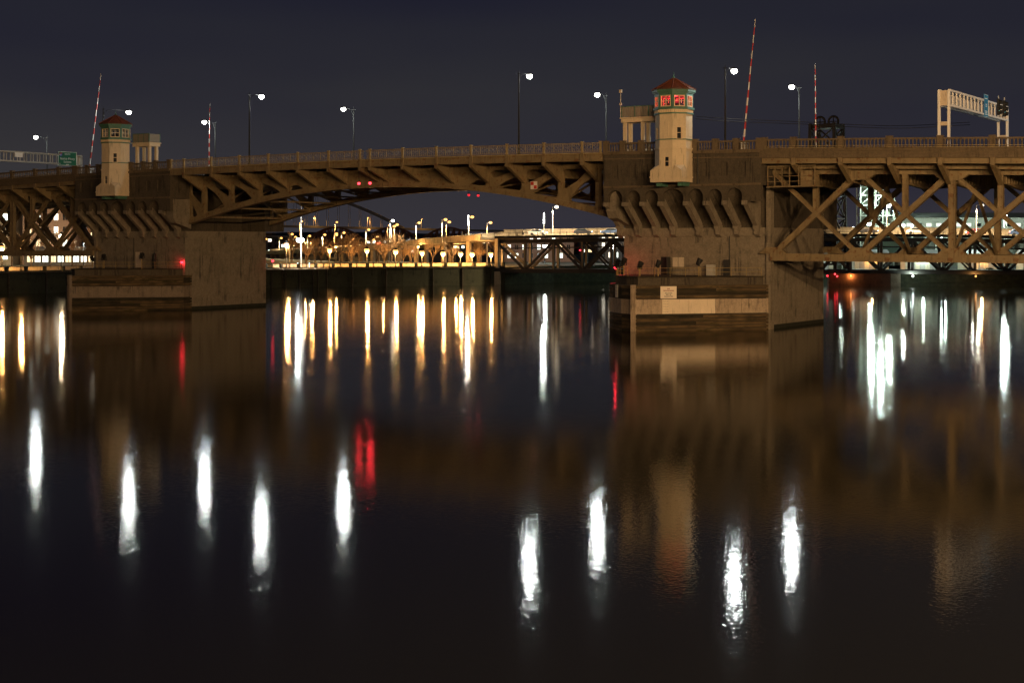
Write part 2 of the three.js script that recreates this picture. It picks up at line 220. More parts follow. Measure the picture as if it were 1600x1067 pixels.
// ---------------------------------------------------------------- timber fenders round the piers
function fender(cx, label, signs) {
  const t = thing('timber_fender', label, 'fender', [cx, 0, 0], 'plank fenders round the piers');
  const X = (p) => [cx + p[0], p[1]];
  const front = [[-9.75, -5], [-9.5, -2.6], [-9.1, -0.2], [-7.9, 2.7], [-6.0, 5.2], [-3.8, 7.2], [-1.6, 8.4], [9.55, -3.4], [9.6, -5]];
  const inset = (k) => front.map(([x, z], i) => { const l = Math.hypot(x - 0.3, z + 8); return [x - (x - 0.3) / l * k, z - (z + 8) / l * k]; });
  mb().plan(inset(0.16).map(X), -3, 5.25).build('core', M.timberGap, t);
  mb().plan(inset(0.75).map(X), 5.25, 6.1).build('ledge', M.concreteDark, t);
  mb().plan(inset(0.6).map(X), 6.1, 6.22).build('walkway', M.timber2, t);
  const rows = []; for (let k = 0; k < 6; k++) rows.push([-0.55 + k * 0.41, 0]); for (let k = 0; k < 4; k++) rows.push([3.72 + k * 0.39, 0]);
  const r = rng(Math.round(-cx) + 3);
  rows.forEach(([y], k) => { for (let i = 0; i < front.length - 1; i++) { const a = X(front[i]), b = X(front[i + 1]), o = (r() - 0.5) * 0.07; if (Math.hypot(a[0] - b[0], a[1] - b[1]) > 8) { const m = 0.3 + 0.4 * r(), c = [a[0] + (b[0] - a[0]) * m, a[1] + (b[1] - a[1]) * m], g = 0.02; for (const [p, q] of [[a, [c[0] - g, c[1]]], [[c[0] + g, c[1]], b]]) { const oo = o + (r() - 0.5) * 0.05; mb().bar([p[0], y + 0.18, p[1] - 0.12 + oo], [q[0], y + 0.18, q[1] - 0.12 + oo], 0.26, 0.33).build('plank', r() < 0.45 ? M.timber2 : M.timber, t); } } else mb().bar([a[0], y + 0.18, a[1] - 0.1], [b[0], y + 0.18, b[1] - 0.1], 0.26, 0.33).build('plank', r() < 0.5 ? M.timber2 : M.timber, t); } });
  for (let i = 0; i < front.length - 1; i++) { const a = X(front[i]), b = X(front[i + 1]), n = Math.hypot(a[0] - b[0], a[1] - b[1]) > 8 ? 5 : 1; for (let k = 0; k < n; k++) { const u = k / n + (k ? 0.002 : 0), w = (k + 1) / n; mb().bar([a[0] + (b[0] - a[0]) * u, 2.8, a[1] + (b[1] - a[1]) * u - 0.08], [a[0] + (b[0] - a[0]) * w, 2.8, a[1] + (b[1] - a[1]) * w - 0.08], 0.3, 1.66).build('rubbing_panel', signs ? (n > 1 && (k === 1 || k === 2) ? M.band : M.band2) : M.bandDull, t); } }
  mb().b(cx - 1.9, cx - 1.45, -1, 5.3, 8.2, 8.75).build('nose_post', signs ? M.band2 : M.bandDull, t);
  { const b = mb(); for (let k = 0; k < 3; k++) for (let j = 0; j < 5; j++) { const u = 0.225 + k * 0.014, p = [cx - 1.6 + 11.15 * u, 8.4 - 11.8 * u + 0.14]; b.box(p[0], 2.2 + j * 0.3, p[1], 0.05, 0.05, 0.06); } b.build('bolt_row', M.darkMetal, t, 'stuff'); }
  // light guard rail on the walkway
  const rr = inset(0.95).slice(1, -1).map(X); const pts = []; for (let i = 0; i < rr.length - 1; i++) { const n = Math.max(1, Math.round(Math.hypot(rr[i + 1][0] - rr[i][0], rr[i + 1][1] - rr[i][1]) / 1.9)); for (let k = 0; k < n; k++) pts.push([rr[i][0] + (rr[i + 1][0] - rr[i][0]) * k / n, rr[i][1] + (rr[i + 1][1] - rr[i][1]) * k / n]); } pts.push(rr[rr.length - 1]);
  for (const p of pts) mb().tube([p[0], 6.22, p[1]], [p[0], 7.2, p[1]], 0.026, 0.026, 6).build('guard_post', M.yellowRail, t);
  for (const y of [6.7, 7.2]) { const b = mb(); for (let i = 0; i < pts.length - 1; i++) b.tube([pts[i][0], y, pts[i][1]], [pts[i + 1][0], y, pts[i + 1][1]], 0.02, 0.02, 6); b.build('guard_rail', M.yellowRail, t); }
  return t;
}
fender(0.1, 'dark plank fender with a pale rubbing band and a no trespassing sign, round the pier', 1);
fender(-94.1, 'dim plank fender with a dull rubbing band and no sign, beside the west seawall', 0);

function textPlate(name, label, w, h, draw, at, ry, group, back = M.galv) {
  const t = thing(name, label, 'sign', at, group); t.rotation.y = ry; ORG.set(t, [0, 0, 0]);
  mb().b(-w / 2, w / 2, -h / 2, h / 2, -0.04, 0).build('board', back, t);
  const c = document.createElement('canvas'); c.width = 512; c.height = Math.round(512 * h / w); const g = c.getContext('2d'); draw(g, c.width, c.height);
  const tx = new THREE.CanvasTexture(c); tx.colorSpace = THREE.SRGBColorSpace; const pg = new THREE.PlaneGeometry(w, h); const m = new THREE.Mesh(pg, new THREE.MeshStandardMaterial({ map: tx, roughness: 0.6 })); m.position.z = 0.006; m.name = 'face'; t.add(m); return t;
}
const lines = (g, W, rows) => { g.textAlign = 'center'; g.textBaseline = 'middle'; for (const [s, y, px, col] of rows) { g.fillStyle = col; g.font = 'bold ' + px + 'px sans-serif'; g.fillText(s, W / 2, y); } };
const NT = (g, W, H) => { g.fillStyle = '#e2d6c4'; g.fillRect(0, 0, W, H); lines(g, W, [['NO', H * 0.2, H * 0.15, '#7a2016'], ['TRESPASSING', H * 0.36, H * 0.145, '#7a2016'], ['VIOLATORS', H * 0.56, H * 0.12, '#17120e'], ['WILL BE', H * 0.69, H * 0.12, '#17120e'], ['PROSECUTED', H * 0.83, H * 0.12, '#17120e']]); };
textPlate('warning_sign', 'tan no trespassing sign on dark planks above the pale fender band', 1.95, 1.4, NT, [1.46, 4.43, 5.64], 0.814);
textPlate('warning_sign', 'narrow pale warning sign on the rounded end of the plank fender', 0.85, 1.45, (g, W, H) => { g.fillStyle = '#c9c2b4'; g.fillRect(0, 0, W, H); lines(g, W, [['NO', H * 0.12, W * 0.2, '#7a2016'], ['TRESPASSING', H * 0.26, W * 0.125, '#7a2016'], ['VIOLATORS', H * 0.46, W * 0.15, '#2a251f'], ['WILL BE', H * 0.6, W * 0.15, '#2a251f'], ['PROSECUTED', H * 0.74, W * 0.13, '#2a251f']]); }, [-4.93, 4.5, 6.36], -0.735);

// ================================================================ BRIDGE: CONTROL TOWERS
function tower(at, label, lit) {
  const t = thing('control_tower', label, 'tower', at, 'octagonal bridge control towers'); ORG.set(t, [0, 0, 0]);
  const oct = (a) => { const p = []; for (let k = 0; k < 8; k++) { const th = Math.PI / 8 + k * Math.PI / 4, R = a / Math.cos(Math.PI / 8); p.push([R * Math.sin(th), R * Math.cos(th)]); } return p; };
  const A = 2.05;
  const base = mb(); base.b(-A, A, 17.2, 18.55, -2.6, A); for (const [sx] of [[-1], [1]]) { const q = A * 0.414; base.tri([[sx * A, 18.55, A], [sx * A, 18.55, q], [sx * A * 0.93, 19.25, q * 1.05]]).tri([[sx * A, 18.55, A], [sx * q, 18.55, A], [sx * q * 1.05, 19.25, A * 0.93]]).tri([[sx * A, 18.55, A], [sx * A * 0.93, 19.25, q * 1.05], [sx * q * 1.05, 19.25, A * 0.93]]); }
  base.build('base_block', M.stucco, t);
  mb().b(-A - 0.07, A + 0.07, 17.72, 17.86, -2.6, A + 0.07).build('belt', M.stucco, t);
  // shaft faces, with real openings where there are windows
  const shaft = (y0, y1, a, wins) => { for (let k = 0; k < 8; k++) { const s = 2 * a * Math.tan(Math.PI / 8), w = wins[k] ?? [], m = mb(); m.prism([[-s / 2, y0], [s / 2, y0], [s / 2, y1], [-s / 2, y1]], a - 0.22, a, w.map(([x, y, ww, hh]) => [[x - ww / 2, y - hh / 2], [x + ww / 2, y - hh / 2], [x + ww / 2, y + hh / 2], [x - ww / 2, y + hh / 2]])); m.g.forEach((g) => g.rotateY(k * Math.PI / 4)); m.build('wall_face', M.stucco, t);
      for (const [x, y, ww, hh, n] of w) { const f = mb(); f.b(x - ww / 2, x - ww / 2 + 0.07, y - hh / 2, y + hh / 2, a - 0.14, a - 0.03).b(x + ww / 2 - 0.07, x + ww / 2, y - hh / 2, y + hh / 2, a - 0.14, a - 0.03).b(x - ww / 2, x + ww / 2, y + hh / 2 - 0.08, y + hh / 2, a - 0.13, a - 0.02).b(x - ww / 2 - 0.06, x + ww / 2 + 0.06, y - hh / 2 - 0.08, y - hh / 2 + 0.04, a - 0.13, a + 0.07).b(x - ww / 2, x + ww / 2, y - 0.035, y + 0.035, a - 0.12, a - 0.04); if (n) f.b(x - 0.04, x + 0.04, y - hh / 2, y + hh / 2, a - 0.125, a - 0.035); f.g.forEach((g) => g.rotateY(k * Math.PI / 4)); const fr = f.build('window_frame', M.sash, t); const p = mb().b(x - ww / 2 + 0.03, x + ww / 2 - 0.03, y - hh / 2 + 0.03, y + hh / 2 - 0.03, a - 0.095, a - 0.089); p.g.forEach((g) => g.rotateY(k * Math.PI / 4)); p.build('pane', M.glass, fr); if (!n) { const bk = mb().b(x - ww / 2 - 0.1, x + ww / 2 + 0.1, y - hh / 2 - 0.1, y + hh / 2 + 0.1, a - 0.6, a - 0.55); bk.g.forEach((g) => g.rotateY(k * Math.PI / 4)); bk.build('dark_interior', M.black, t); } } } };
  const small = [0, 22.95, 0.62, 1.42];
  shaft(18.55, 21.05, A - 0.001, { 0: [[0.1, 19.6, 0.62, 1.2]] });
  mb().plan(oct(A + 0.09), 21.05, 21.22, [oct(A - 0.3)]).build('belt', M.stucco, t);
  shaft(21.22, 25.15, A - 0.04, { 1: [small], 7: [small], 3: [small], 5: [small] });
  mb().plan(oct(A + 0.03), 22.12, 22.24, [oct(A - 0.15)]).build('green_belt', M.trimGreen, t);
  for (const k of [0, 2]) { const p = mb().b(-0.35, 0.35, 22.55, 24.3, A - 0.04, A); p.g.forEach((g) => g.rotateY(k * Math.PI / 4)); p.build('blind_panel', M.stucco, t); }
  // cab
  mb().plan(oct(A + 0.12), 25.15, 25.3, [oct(A - 0.4)]).plan(oct(A + 0.2), 25.68, 25.92, [oct(A - 0.3)]).build('cab_sill', M.trimGreen, t);
  mb().plan(oct(A + 0.02), 25.3, 25.68, [oct(A - 0.3)]).build('frieze', M.stucco, t);
  { const b = mb(); for (let k = 0; k < 8; k++) for (let j = 0; j < 7; j++) { const s = 2 * A * Math.tan(Math.PI / 8), g = new MB().b(-s / 2 + (j + 0.35) * s / 7, -s / 2 + (j + 0.7) * s / 7, 25.34, 25.64, A + 0.02, A + 0.09); g.g.forEach((q) => q.rotateY(k * Math.PI / 4)); b.g.push(...g.g); } b.build('dentil_row', M.sash, t, 'stuff'); }
  const B = A + 0.05; for (let k = 0; k < 8; k++) { const s = 2 * B * Math.tan(Math.PI / 8), ww = s - 0.42, y0 = 26.0, y1 = 27.32; const turn = (m) => { m.g.forEach((g) => g.rotateY(k * Math.PI / 4)); return m; };
    turn(mb().prism([[-s / 2, 25.92], [s / 2, 25.92], [s / 2, 27.75], [-s / 2, 27.75]], B - 0.2, B, [[[-ww / 2, y0], [ww / 2, y0], [ww / 2, y1], [-ww / 2, y1]]])).build('cab_wall', M.trimGreen, t);
    const fr = turn(mb().b(-ww / 2, -ww / 2 + 0.09, y0, y1, B - 0.16, B + 0.02).b(ww / 2 - 0.09, ww / 2, y0, y1, B - 0.16, B + 0.02).b(-ww / 2 + 0.09, ww / 2 - 0.09, y0, y0 + 0.1, B - 0.16, B + 0.02).b(-ww / 2 + 0.09, ww / 2 - 0.09, y1 - 0.09, y1, B - 0.16, B + 0.02).b(-0.035, 0.035, y0 + 0.1, y1 - 0.09, B - 0.14, B).b(-ww / 2 + 0.09, ww / 2 - 0.09, (y0 + y1) / 2 - 0.035, (y0 + y1) / 2 + 0.035, B - 0.135, B - 0.01)).build('window_frame', M.sash, t);
    for (const i of [-1, 1]) for (const j of [0, 1]) turn(mb().b(i < 0 ? -ww / 2 + 0.08 : 0.03, i < 0 ? -0.03 : ww / 2 - 0.08, y0 + 0.09 + j * 0.6, y0 + 0.63 + j * 0.62, B - 0.085, B - 0.08)).build('pane', M.glass, fr); }
  mb().plan(oct(B - 0.25), 25.7, 25.9).plan(oct(B - 0.25), 27.45, 27.6).build('cab_floor', M.room, t);
  mb().b(-0.9, 0.9, 25.9, 26.55, -0.6, 0.3).b(-0.5, 0.5, 26.55, 27.0, -0.7, -0.5).build('console', M.darkMetal, t);
  // eaves and tiled roof in overlapping courses
  mb().plan(oct(B + 0.28), 27.75, 28.0).plan(oct(B + 0.14), 27.6, 27.75, [oct(B - 0.3)]).build('eaves', M.trimGreen, t);
  { const b = mb(); for (let k = 0; k < 8; k++) for (let j = 0; j < 8; j++) { const s = 2 * (B + 0.28) * Math.tan(Math.PI / 8), g = new MB().b(-s / 2 + (j + 0.3) * s / 8, -s / 2 + (j + 0.65) * s / 8, 28.0, 28.12, B + 0.16, B + 0.27); g.g.forEach((q) => q.rotateY(k * Math.PI / 4)); b.g.push(...g.g); } b.build('crest_row', M.trimGreen, t, 'stuff'); }
  const roof = new THREE.Group(); roof.name = 'roof'; t.add(roof);
  { const n = 9, r0 = 2.62, h = 1.5; for (let i = 0; i < n; i++) { const ra = r0 * (1 - i / n) + 0.05, rb = r0 * (1 - (i + 1) / n), y = 28.02 + h * i / n; const g = new THREE.CylinderGeometry(rb + 0.02, ra, h / n + 0.05, 8, 1).rotateY(Math.PI / 8).translate(0, y + h / n / 2, 0); mb().add(g).build('tile_course', M.tile, roof); } const hip = mb(); for (let k = 0; k < 8; k++) { const th = Math.PI / 8 + k * Math.PI / 4; hip.tube([2.62 * Math.sin(th), 28.1, 2.62 * Math.cos(th)], [0, 29.56, 0], 0.055, 0.055, 6); } hip.build('hip_ridge', M.tile, roof); }
  mb().lathe([[0.001, 30.25], [0.03, 30.1], [0.05, 29.75], [0.16, 29.62], [0.12, 29.5], [0.28, 29.4]], 0, 0, 0, 10).build('finial', M.trimGreen, t);
  // lower brackets
  for (const s of [-1, 1]) mb().b(s * 1.4 - 0.3, s * 1.4 + 0.3, 16.75, 17.2, -0.75, 1.2).build('base_bracket', M.trimGreen, t);
  if (lit) { mb().b(-0.3, 0.3, 27.38, 27.44, -0.3, 0.3).build('red_ceiling_lamp', M.redGlow, t); lamp(0, 27.2, 0, RED, 26, t, 4); }
  return t;
}
tower([-0.29, 0, 0.8], 'cream octagonal tower with tiled roof, its upper windows glowing red', true);
tower([-94.45, 0, 0.8], 'cream octagonal tower with tiled roof and dark upper windows', false);

// ---------------------------------------------------------------- raised terraces beside the towers
function terrace(x0, x1, label) {
  const t = thing('raised_terrace', label, 'terrace', [(x0 + x1) / 2, 21, -2.3], 'raised terraces beside the towers'); const y = dY((x0 + x1) / 2) - 0.05, top = 25.15;
  mb().b(x0, x1, top - 0.45, top, -2.8, -0.6).b(x0 - 0.12, x1 + 0.12, top, top + 0.14, -2.92, -0.48).build('slab', M.stucco, t);
  for (const x of x1 - x0 > 4 ? [x0 + 0.35, x0 + 2.8, x1 - 0.45] : [x0 + 0.6, x1 - 0.4]) for (const z of [-1.0, -2.4]) mb().b(x - 0.2, x + 0.2, y, top - 0.45, z - 0.2, z + 0.2).b(x - 0.38, x + 0.38, y, y + 0.5, z - 0.38, z + 0.38).build('column', M.stucco, t);
  for (const x of [x0 + 0.1, x0 + (x1 - x0) * 0.34, x0 + (x1 - x0) * 0.67, x1 - 0.1]) for (const z of [-0.6, -2.8]) mb().b(x - 0.05, x + 0.05, top + 0.14, top + 1.5, z - 0.05, z + 0.05).build('screen_post', M.trimGreen, t);
  for (const z of [-0.6, -2.8]) { const b = mb(), n = Math.round((x1 - x0) / 0.42); for (let k = 0; k < n; k++) b.b(x0 + 0.16 + k * (x1 - x0 - 0.3) / n, x0 + 0.16 + k * (x1 - x0 - 0.3) / n + 0.36, top + 0.22, top + 1.4, z - 0.015, z + 0.02); b.build('slat_screen', M.screen, t); mb().b(x0, x1, top + 1.4, top + 1.48, z - 0.04, z + 0.04).build('screen_rail', M.trimGreen, t); }
  for (const x of [x0 + 0.05, x1 - 0.05]) mb().b(x - 0.02, x + 0.02, top + 0.22, top + 1.4, -2.7, -0.7).build('slat_screen', M.screen, t);
  return t;
}
const terrE = terrace(-8.1, -2.5, 'cream terrace on columns joined to the red-lit tower');
terrace(-92.3, -88.7, 'cream terrace on columns beside the tower with dark windows');
mb().tube([-8.15, 25.2, -0.6], [-8.15, 28.6, -0.6], 0.05, 0.04).b(-8.3, -8.0, 28.3, 28.7, -0.75, -0.45).b(-8.27, -8.03, 26.8, 27.05, -0.72, -0.48).build('antenna_post', M.post, terrE);

// ================================================================ BRIDGE: BASCULE LEAVES
const MID = -47.05, ribY = (q) => 17.85 - 0.0036 * q * q;
function leaf(s, label) {
  const t = thing('bascule_leaf', label, 'bridge span', [MID + s * 37, 13, -13], 'the two lifting leaves over the channel'), X = (q) => MID + s * q, T0 = 0.05, T1 = 36.7;
  const nodes = []; for (let k = 0; k < 7; k++) nodes.push(0.85 + 5.5 * k); const edge = [T0, ...nodes, T1];
  const ring = (f0, f1) => { const up = edge.map((q) => [X(q), f1(q)]), lo = edge.slice().reverse().map((q) => [X(q), f0(q)]); return [...up, ...lo]; };
  const D = (q) => dY(X(q));
  mb().prism(ring((q) => D(q) - 0.55, (q) => D(q) - 0.22), -25.7, -0.3).build('deck', M.asphalt, t);
  for (const z of [-0.3, -26]) { mb().prism(ring((q) => D(q) - 0.95, (q) => D(q) - 0.05), z, z + 0.3).build('fascia', M.steel, t); mb().prism(ring((q) => D(q) - 0.16, (q) => D(q)), z === -0.3 ? 0 : -26.16, z === -0.3 ? 0.16 : -26).build('curb', M.railing, t); mb().prism(ring((q) => D(q) - 1.06, (q) => D(q) - 0.95), z - 0.2 * (z === -0.3), z + 0.32 + (z === -0.3 ? 0.12 : 0.2)).build('fascia_flange', M.steel, t); }
  for (const [z, near] of [[-4.25, 1], [-22.2, 0]]) {
    const top = (q) => D(q) - 1.2, N = 30, up = [], lo = []; for (let k = 0; k <= N; k++) { const q = T0 + (T1 - T0) * k / N; up.push([X(q), top(q)]); lo.unshift([X(q), ribY(q) + 0.1]); }
    const holes = [];
    for (let k = 2; k < 7; k++) { const a = nodes[k], c = k < 6 ? nodes[k + 1] : T1 + 2.6, e = 0.42, yt = (q) => top(q) - 0.55, yb = (q) => ribY(q) + 0.82; const da = yb(a + e) + 0.15, H = yt(a) - yb(c); if (k === 2) { holes.push(rounded([[c - e - 2.6, yb(c) + 0.25], [c - e, yb(c - e) - 0.05], [c - e - 0.1, yb(c) + 0.62], [c - e - 1.4, yb(c) + 0.85]].map(([q, y]) => [X(q), y]), 0.3)); continue; }
      const lim = k === 6 ? T1 - 0.3 : c - e;
      // above the diagonal, and below it
      const yd = (q) => yb(a) + (yt(c) - yb(a)) * (q - a) / (c - a);
      holes.push(rounded([[a + e, yd(a + e) + 0.75], [a + e, yt(a + e)], [Math.min(lim, c - e - 1.0), yt(c - 1)], [a + (c - a) * 0.5, yd(a + (c - a) * 0.5) + 0.5]].map(([q, y]) => [X(q), y]), 0.55));
      holes.push(rounded([[a + e + 0.75, yb(a + 1.0) - 0.1], [lim, yb(lim)], [lim, Math.max(yd(lim) - 0.5, yb(lim) + 0.3)], [a + (c - a) * 0.5, yd(a + (c - a) * 0.5) - 0.36]].map(([q, y]) => [X(q), y]), 0.5)); }
    mb().prism([...up, ...lo], z - 0.22, z + 0.22, holes).build('spandrel_web', M.steel, t);
    const fl = (o, h, w, nm) => { const b = mb(), n = 24; for (let k = 0; k < n; k++) { const q0 = T0 + (T1 - T0) * k / n, q1 = T0 + (T1 - T0) * (k + 1) / n; b.prism(s > 0 ? [[X(q0), ribY(q0) + o], [X(q1), ribY(q1) + o], [X(q1), ribY(q1) + o + h], [X(q0), ribY(q0) + o + h]] : [[X(q1), ribY(q1) + o], [X(q0), ribY(q0) + o], [X(q0), ribY(q0) + o + h], [X(q1), ribY(q1) + o + h]], z - w, z + w); } return b.build(nm, M.steel, t); };
    fl(0, 0.62, 0.42, 'arch_rib'); fl(-0.07, 0.07, 0.52, 'rib_flange');
    mb().prism([...edge.map((q) => [X(q), top(q) + 0.02]), ...edge.slice().reverse().map((q) => [X(q), top(q) - 0.4])], z - 0.4, z + 0.4).build('top_chord', M.steel, t);
    for (let k = 3; k < 7; k++) { const a = nodes[k]; mb().b(X(a) - 0.3, X(a) + 0.3, ribY(a) + 0.6, top(a) - 0.4, z - 0.3, z + 0.3).build('web_post', M.steel, t); const c = k < 6 ? nodes[k + 1] : T1 + 0.2; mb().bar([X(a + 0.3), ribY(a) + 0.85, z], [X(c), top(c) - 0.6 - (k === 6 ? 1.8 : 0), z], 0.5, 0.42).build('diagonal', M.steel, t); }
  }
  nodes.forEach((q, k) => { const x = X(q), y = D(q);
    mb().side([[-0.1, y - 1.0], [-0.1, y - 1.5], [-4.0, Math.max(ribY(q) + 0.65, y - 3.4)], [-4.0, y - 1.0]], x - 0.06, x + 0.06).build('outrigger', M.steel, t); mb().bar([x, y - 1.5, -0.05], [x, Math.max(ribY(q) + 0.6, y - 3.45), -4.0], 0.42, 0.1).b(x - 0.22, x + 0.22, y - 1.5, y + 0.0, -0.08, 0.2).build('outrigger_flange', M.steel, t);
    mb().side([[-25.9, y - 1.0], [-25.9, y - 1.5], [-22.4, y - 3.2], [-22.4, y - 1.0]], x - 0.06, x + 0.06).build('outrigger', M.steel, t);
    const fy = Math.max(y - 2.9, ribY(q) + 0.2); mb().b(x - 0.2, x + 0.2, fy, y - 0.56, -22, -4.4).build('floor_beam', M.steel, t);
    mb().b(x - 0.1, x + 0.1, ribY(q) + 0.15, ribY(q) + 0.4, -22, -4.6).build('cross_strut', M.steel, t);
    if (k > 2) mb().bar([x, ribY(q) + 0.4, -4.6], [x, fy, -13.2], 0.2, 0.25).bar([x, ribY(q) + 0.4, -21.8], [x, fy, -13.2], 0.2, 0.25).build('sway_brace', M.steel, t);
    });
  for (const z of [-8, -11.5, -15, -18.5]) mb().prism(ring((q) => D(q) - 1.3, (q) => D(q) - 0.56), z - 0.15, z + 0.15).build('stringer', M.steel, t);
  // railing, near and far
  for (const z of [0.02, -26.02]) {
    for (const q of [...nodes, T1 - 0.25]) { const y = D(q); mb().b(X(q) - 0.13, X(q) + 0.13, y, y + 1.28, z - 0.13, z + 0.13).b(X(q) - 0.18, X(q) + 0.18, y + 1.28, y + 1.38, z - 0.18, z + 0.18).build('rail_post', M.railing, t); }
    const ends = [T0 + 0.1, ...nodes, T1 - 0.25];
    for (let i = 0; i < ends.length - 1; i++) { const a = ends[i] + (i ? 0.13 : 0), c = ends[i + 1] - 0.13; if (c - a < 0.3) continue; const at = (q, h) => [X(q), D(q) + h, z]; const b = mb(); b.bar(at(a, 1.15), at(c, 1.15), 0.12, 0.1).bar(at(a, 0.98), at(c, 0.98), 0.05, 0.05).bar(at(a, 0.14), at(c, 0.14), 0.09, 0.08).bar(at(a, 0.3), at(c, 0.3), 0.04, 0.04);
      const n = Math.max(1, Math.round((c - a) / 0.33)); for (let k = 1; k < n; k++) { const q = a + (c - a) * k / n; b.bar(at(q, 0.14), at(q, 1.15), k % 4 ? 0.03 : 0.07, k % 4 ? 0.03 : 0.07); }
      const r = Math.max(1, Math.round((c - a) / 0.66)); if (z > -1) for (let k = 0; k < r; k++) { const q = a + (c - a) * (k + 0.5) / r, g = new THREE.TorusGeometry(0.23, 0.025, 4, 10); b.add(g, new THREE.Matrix4().makeTranslation(X(q), D(q) + 0.64, z)); }
      b.build('rail_panel', M.railing, t); }
  }
  return t;
}
leaf(-1, 'tan steel arched leaf of the lift bridge nearest the tower with dark windows');
leaf(1, 'tan steel arched leaf of the lift bridge nearest the red-lit tower');

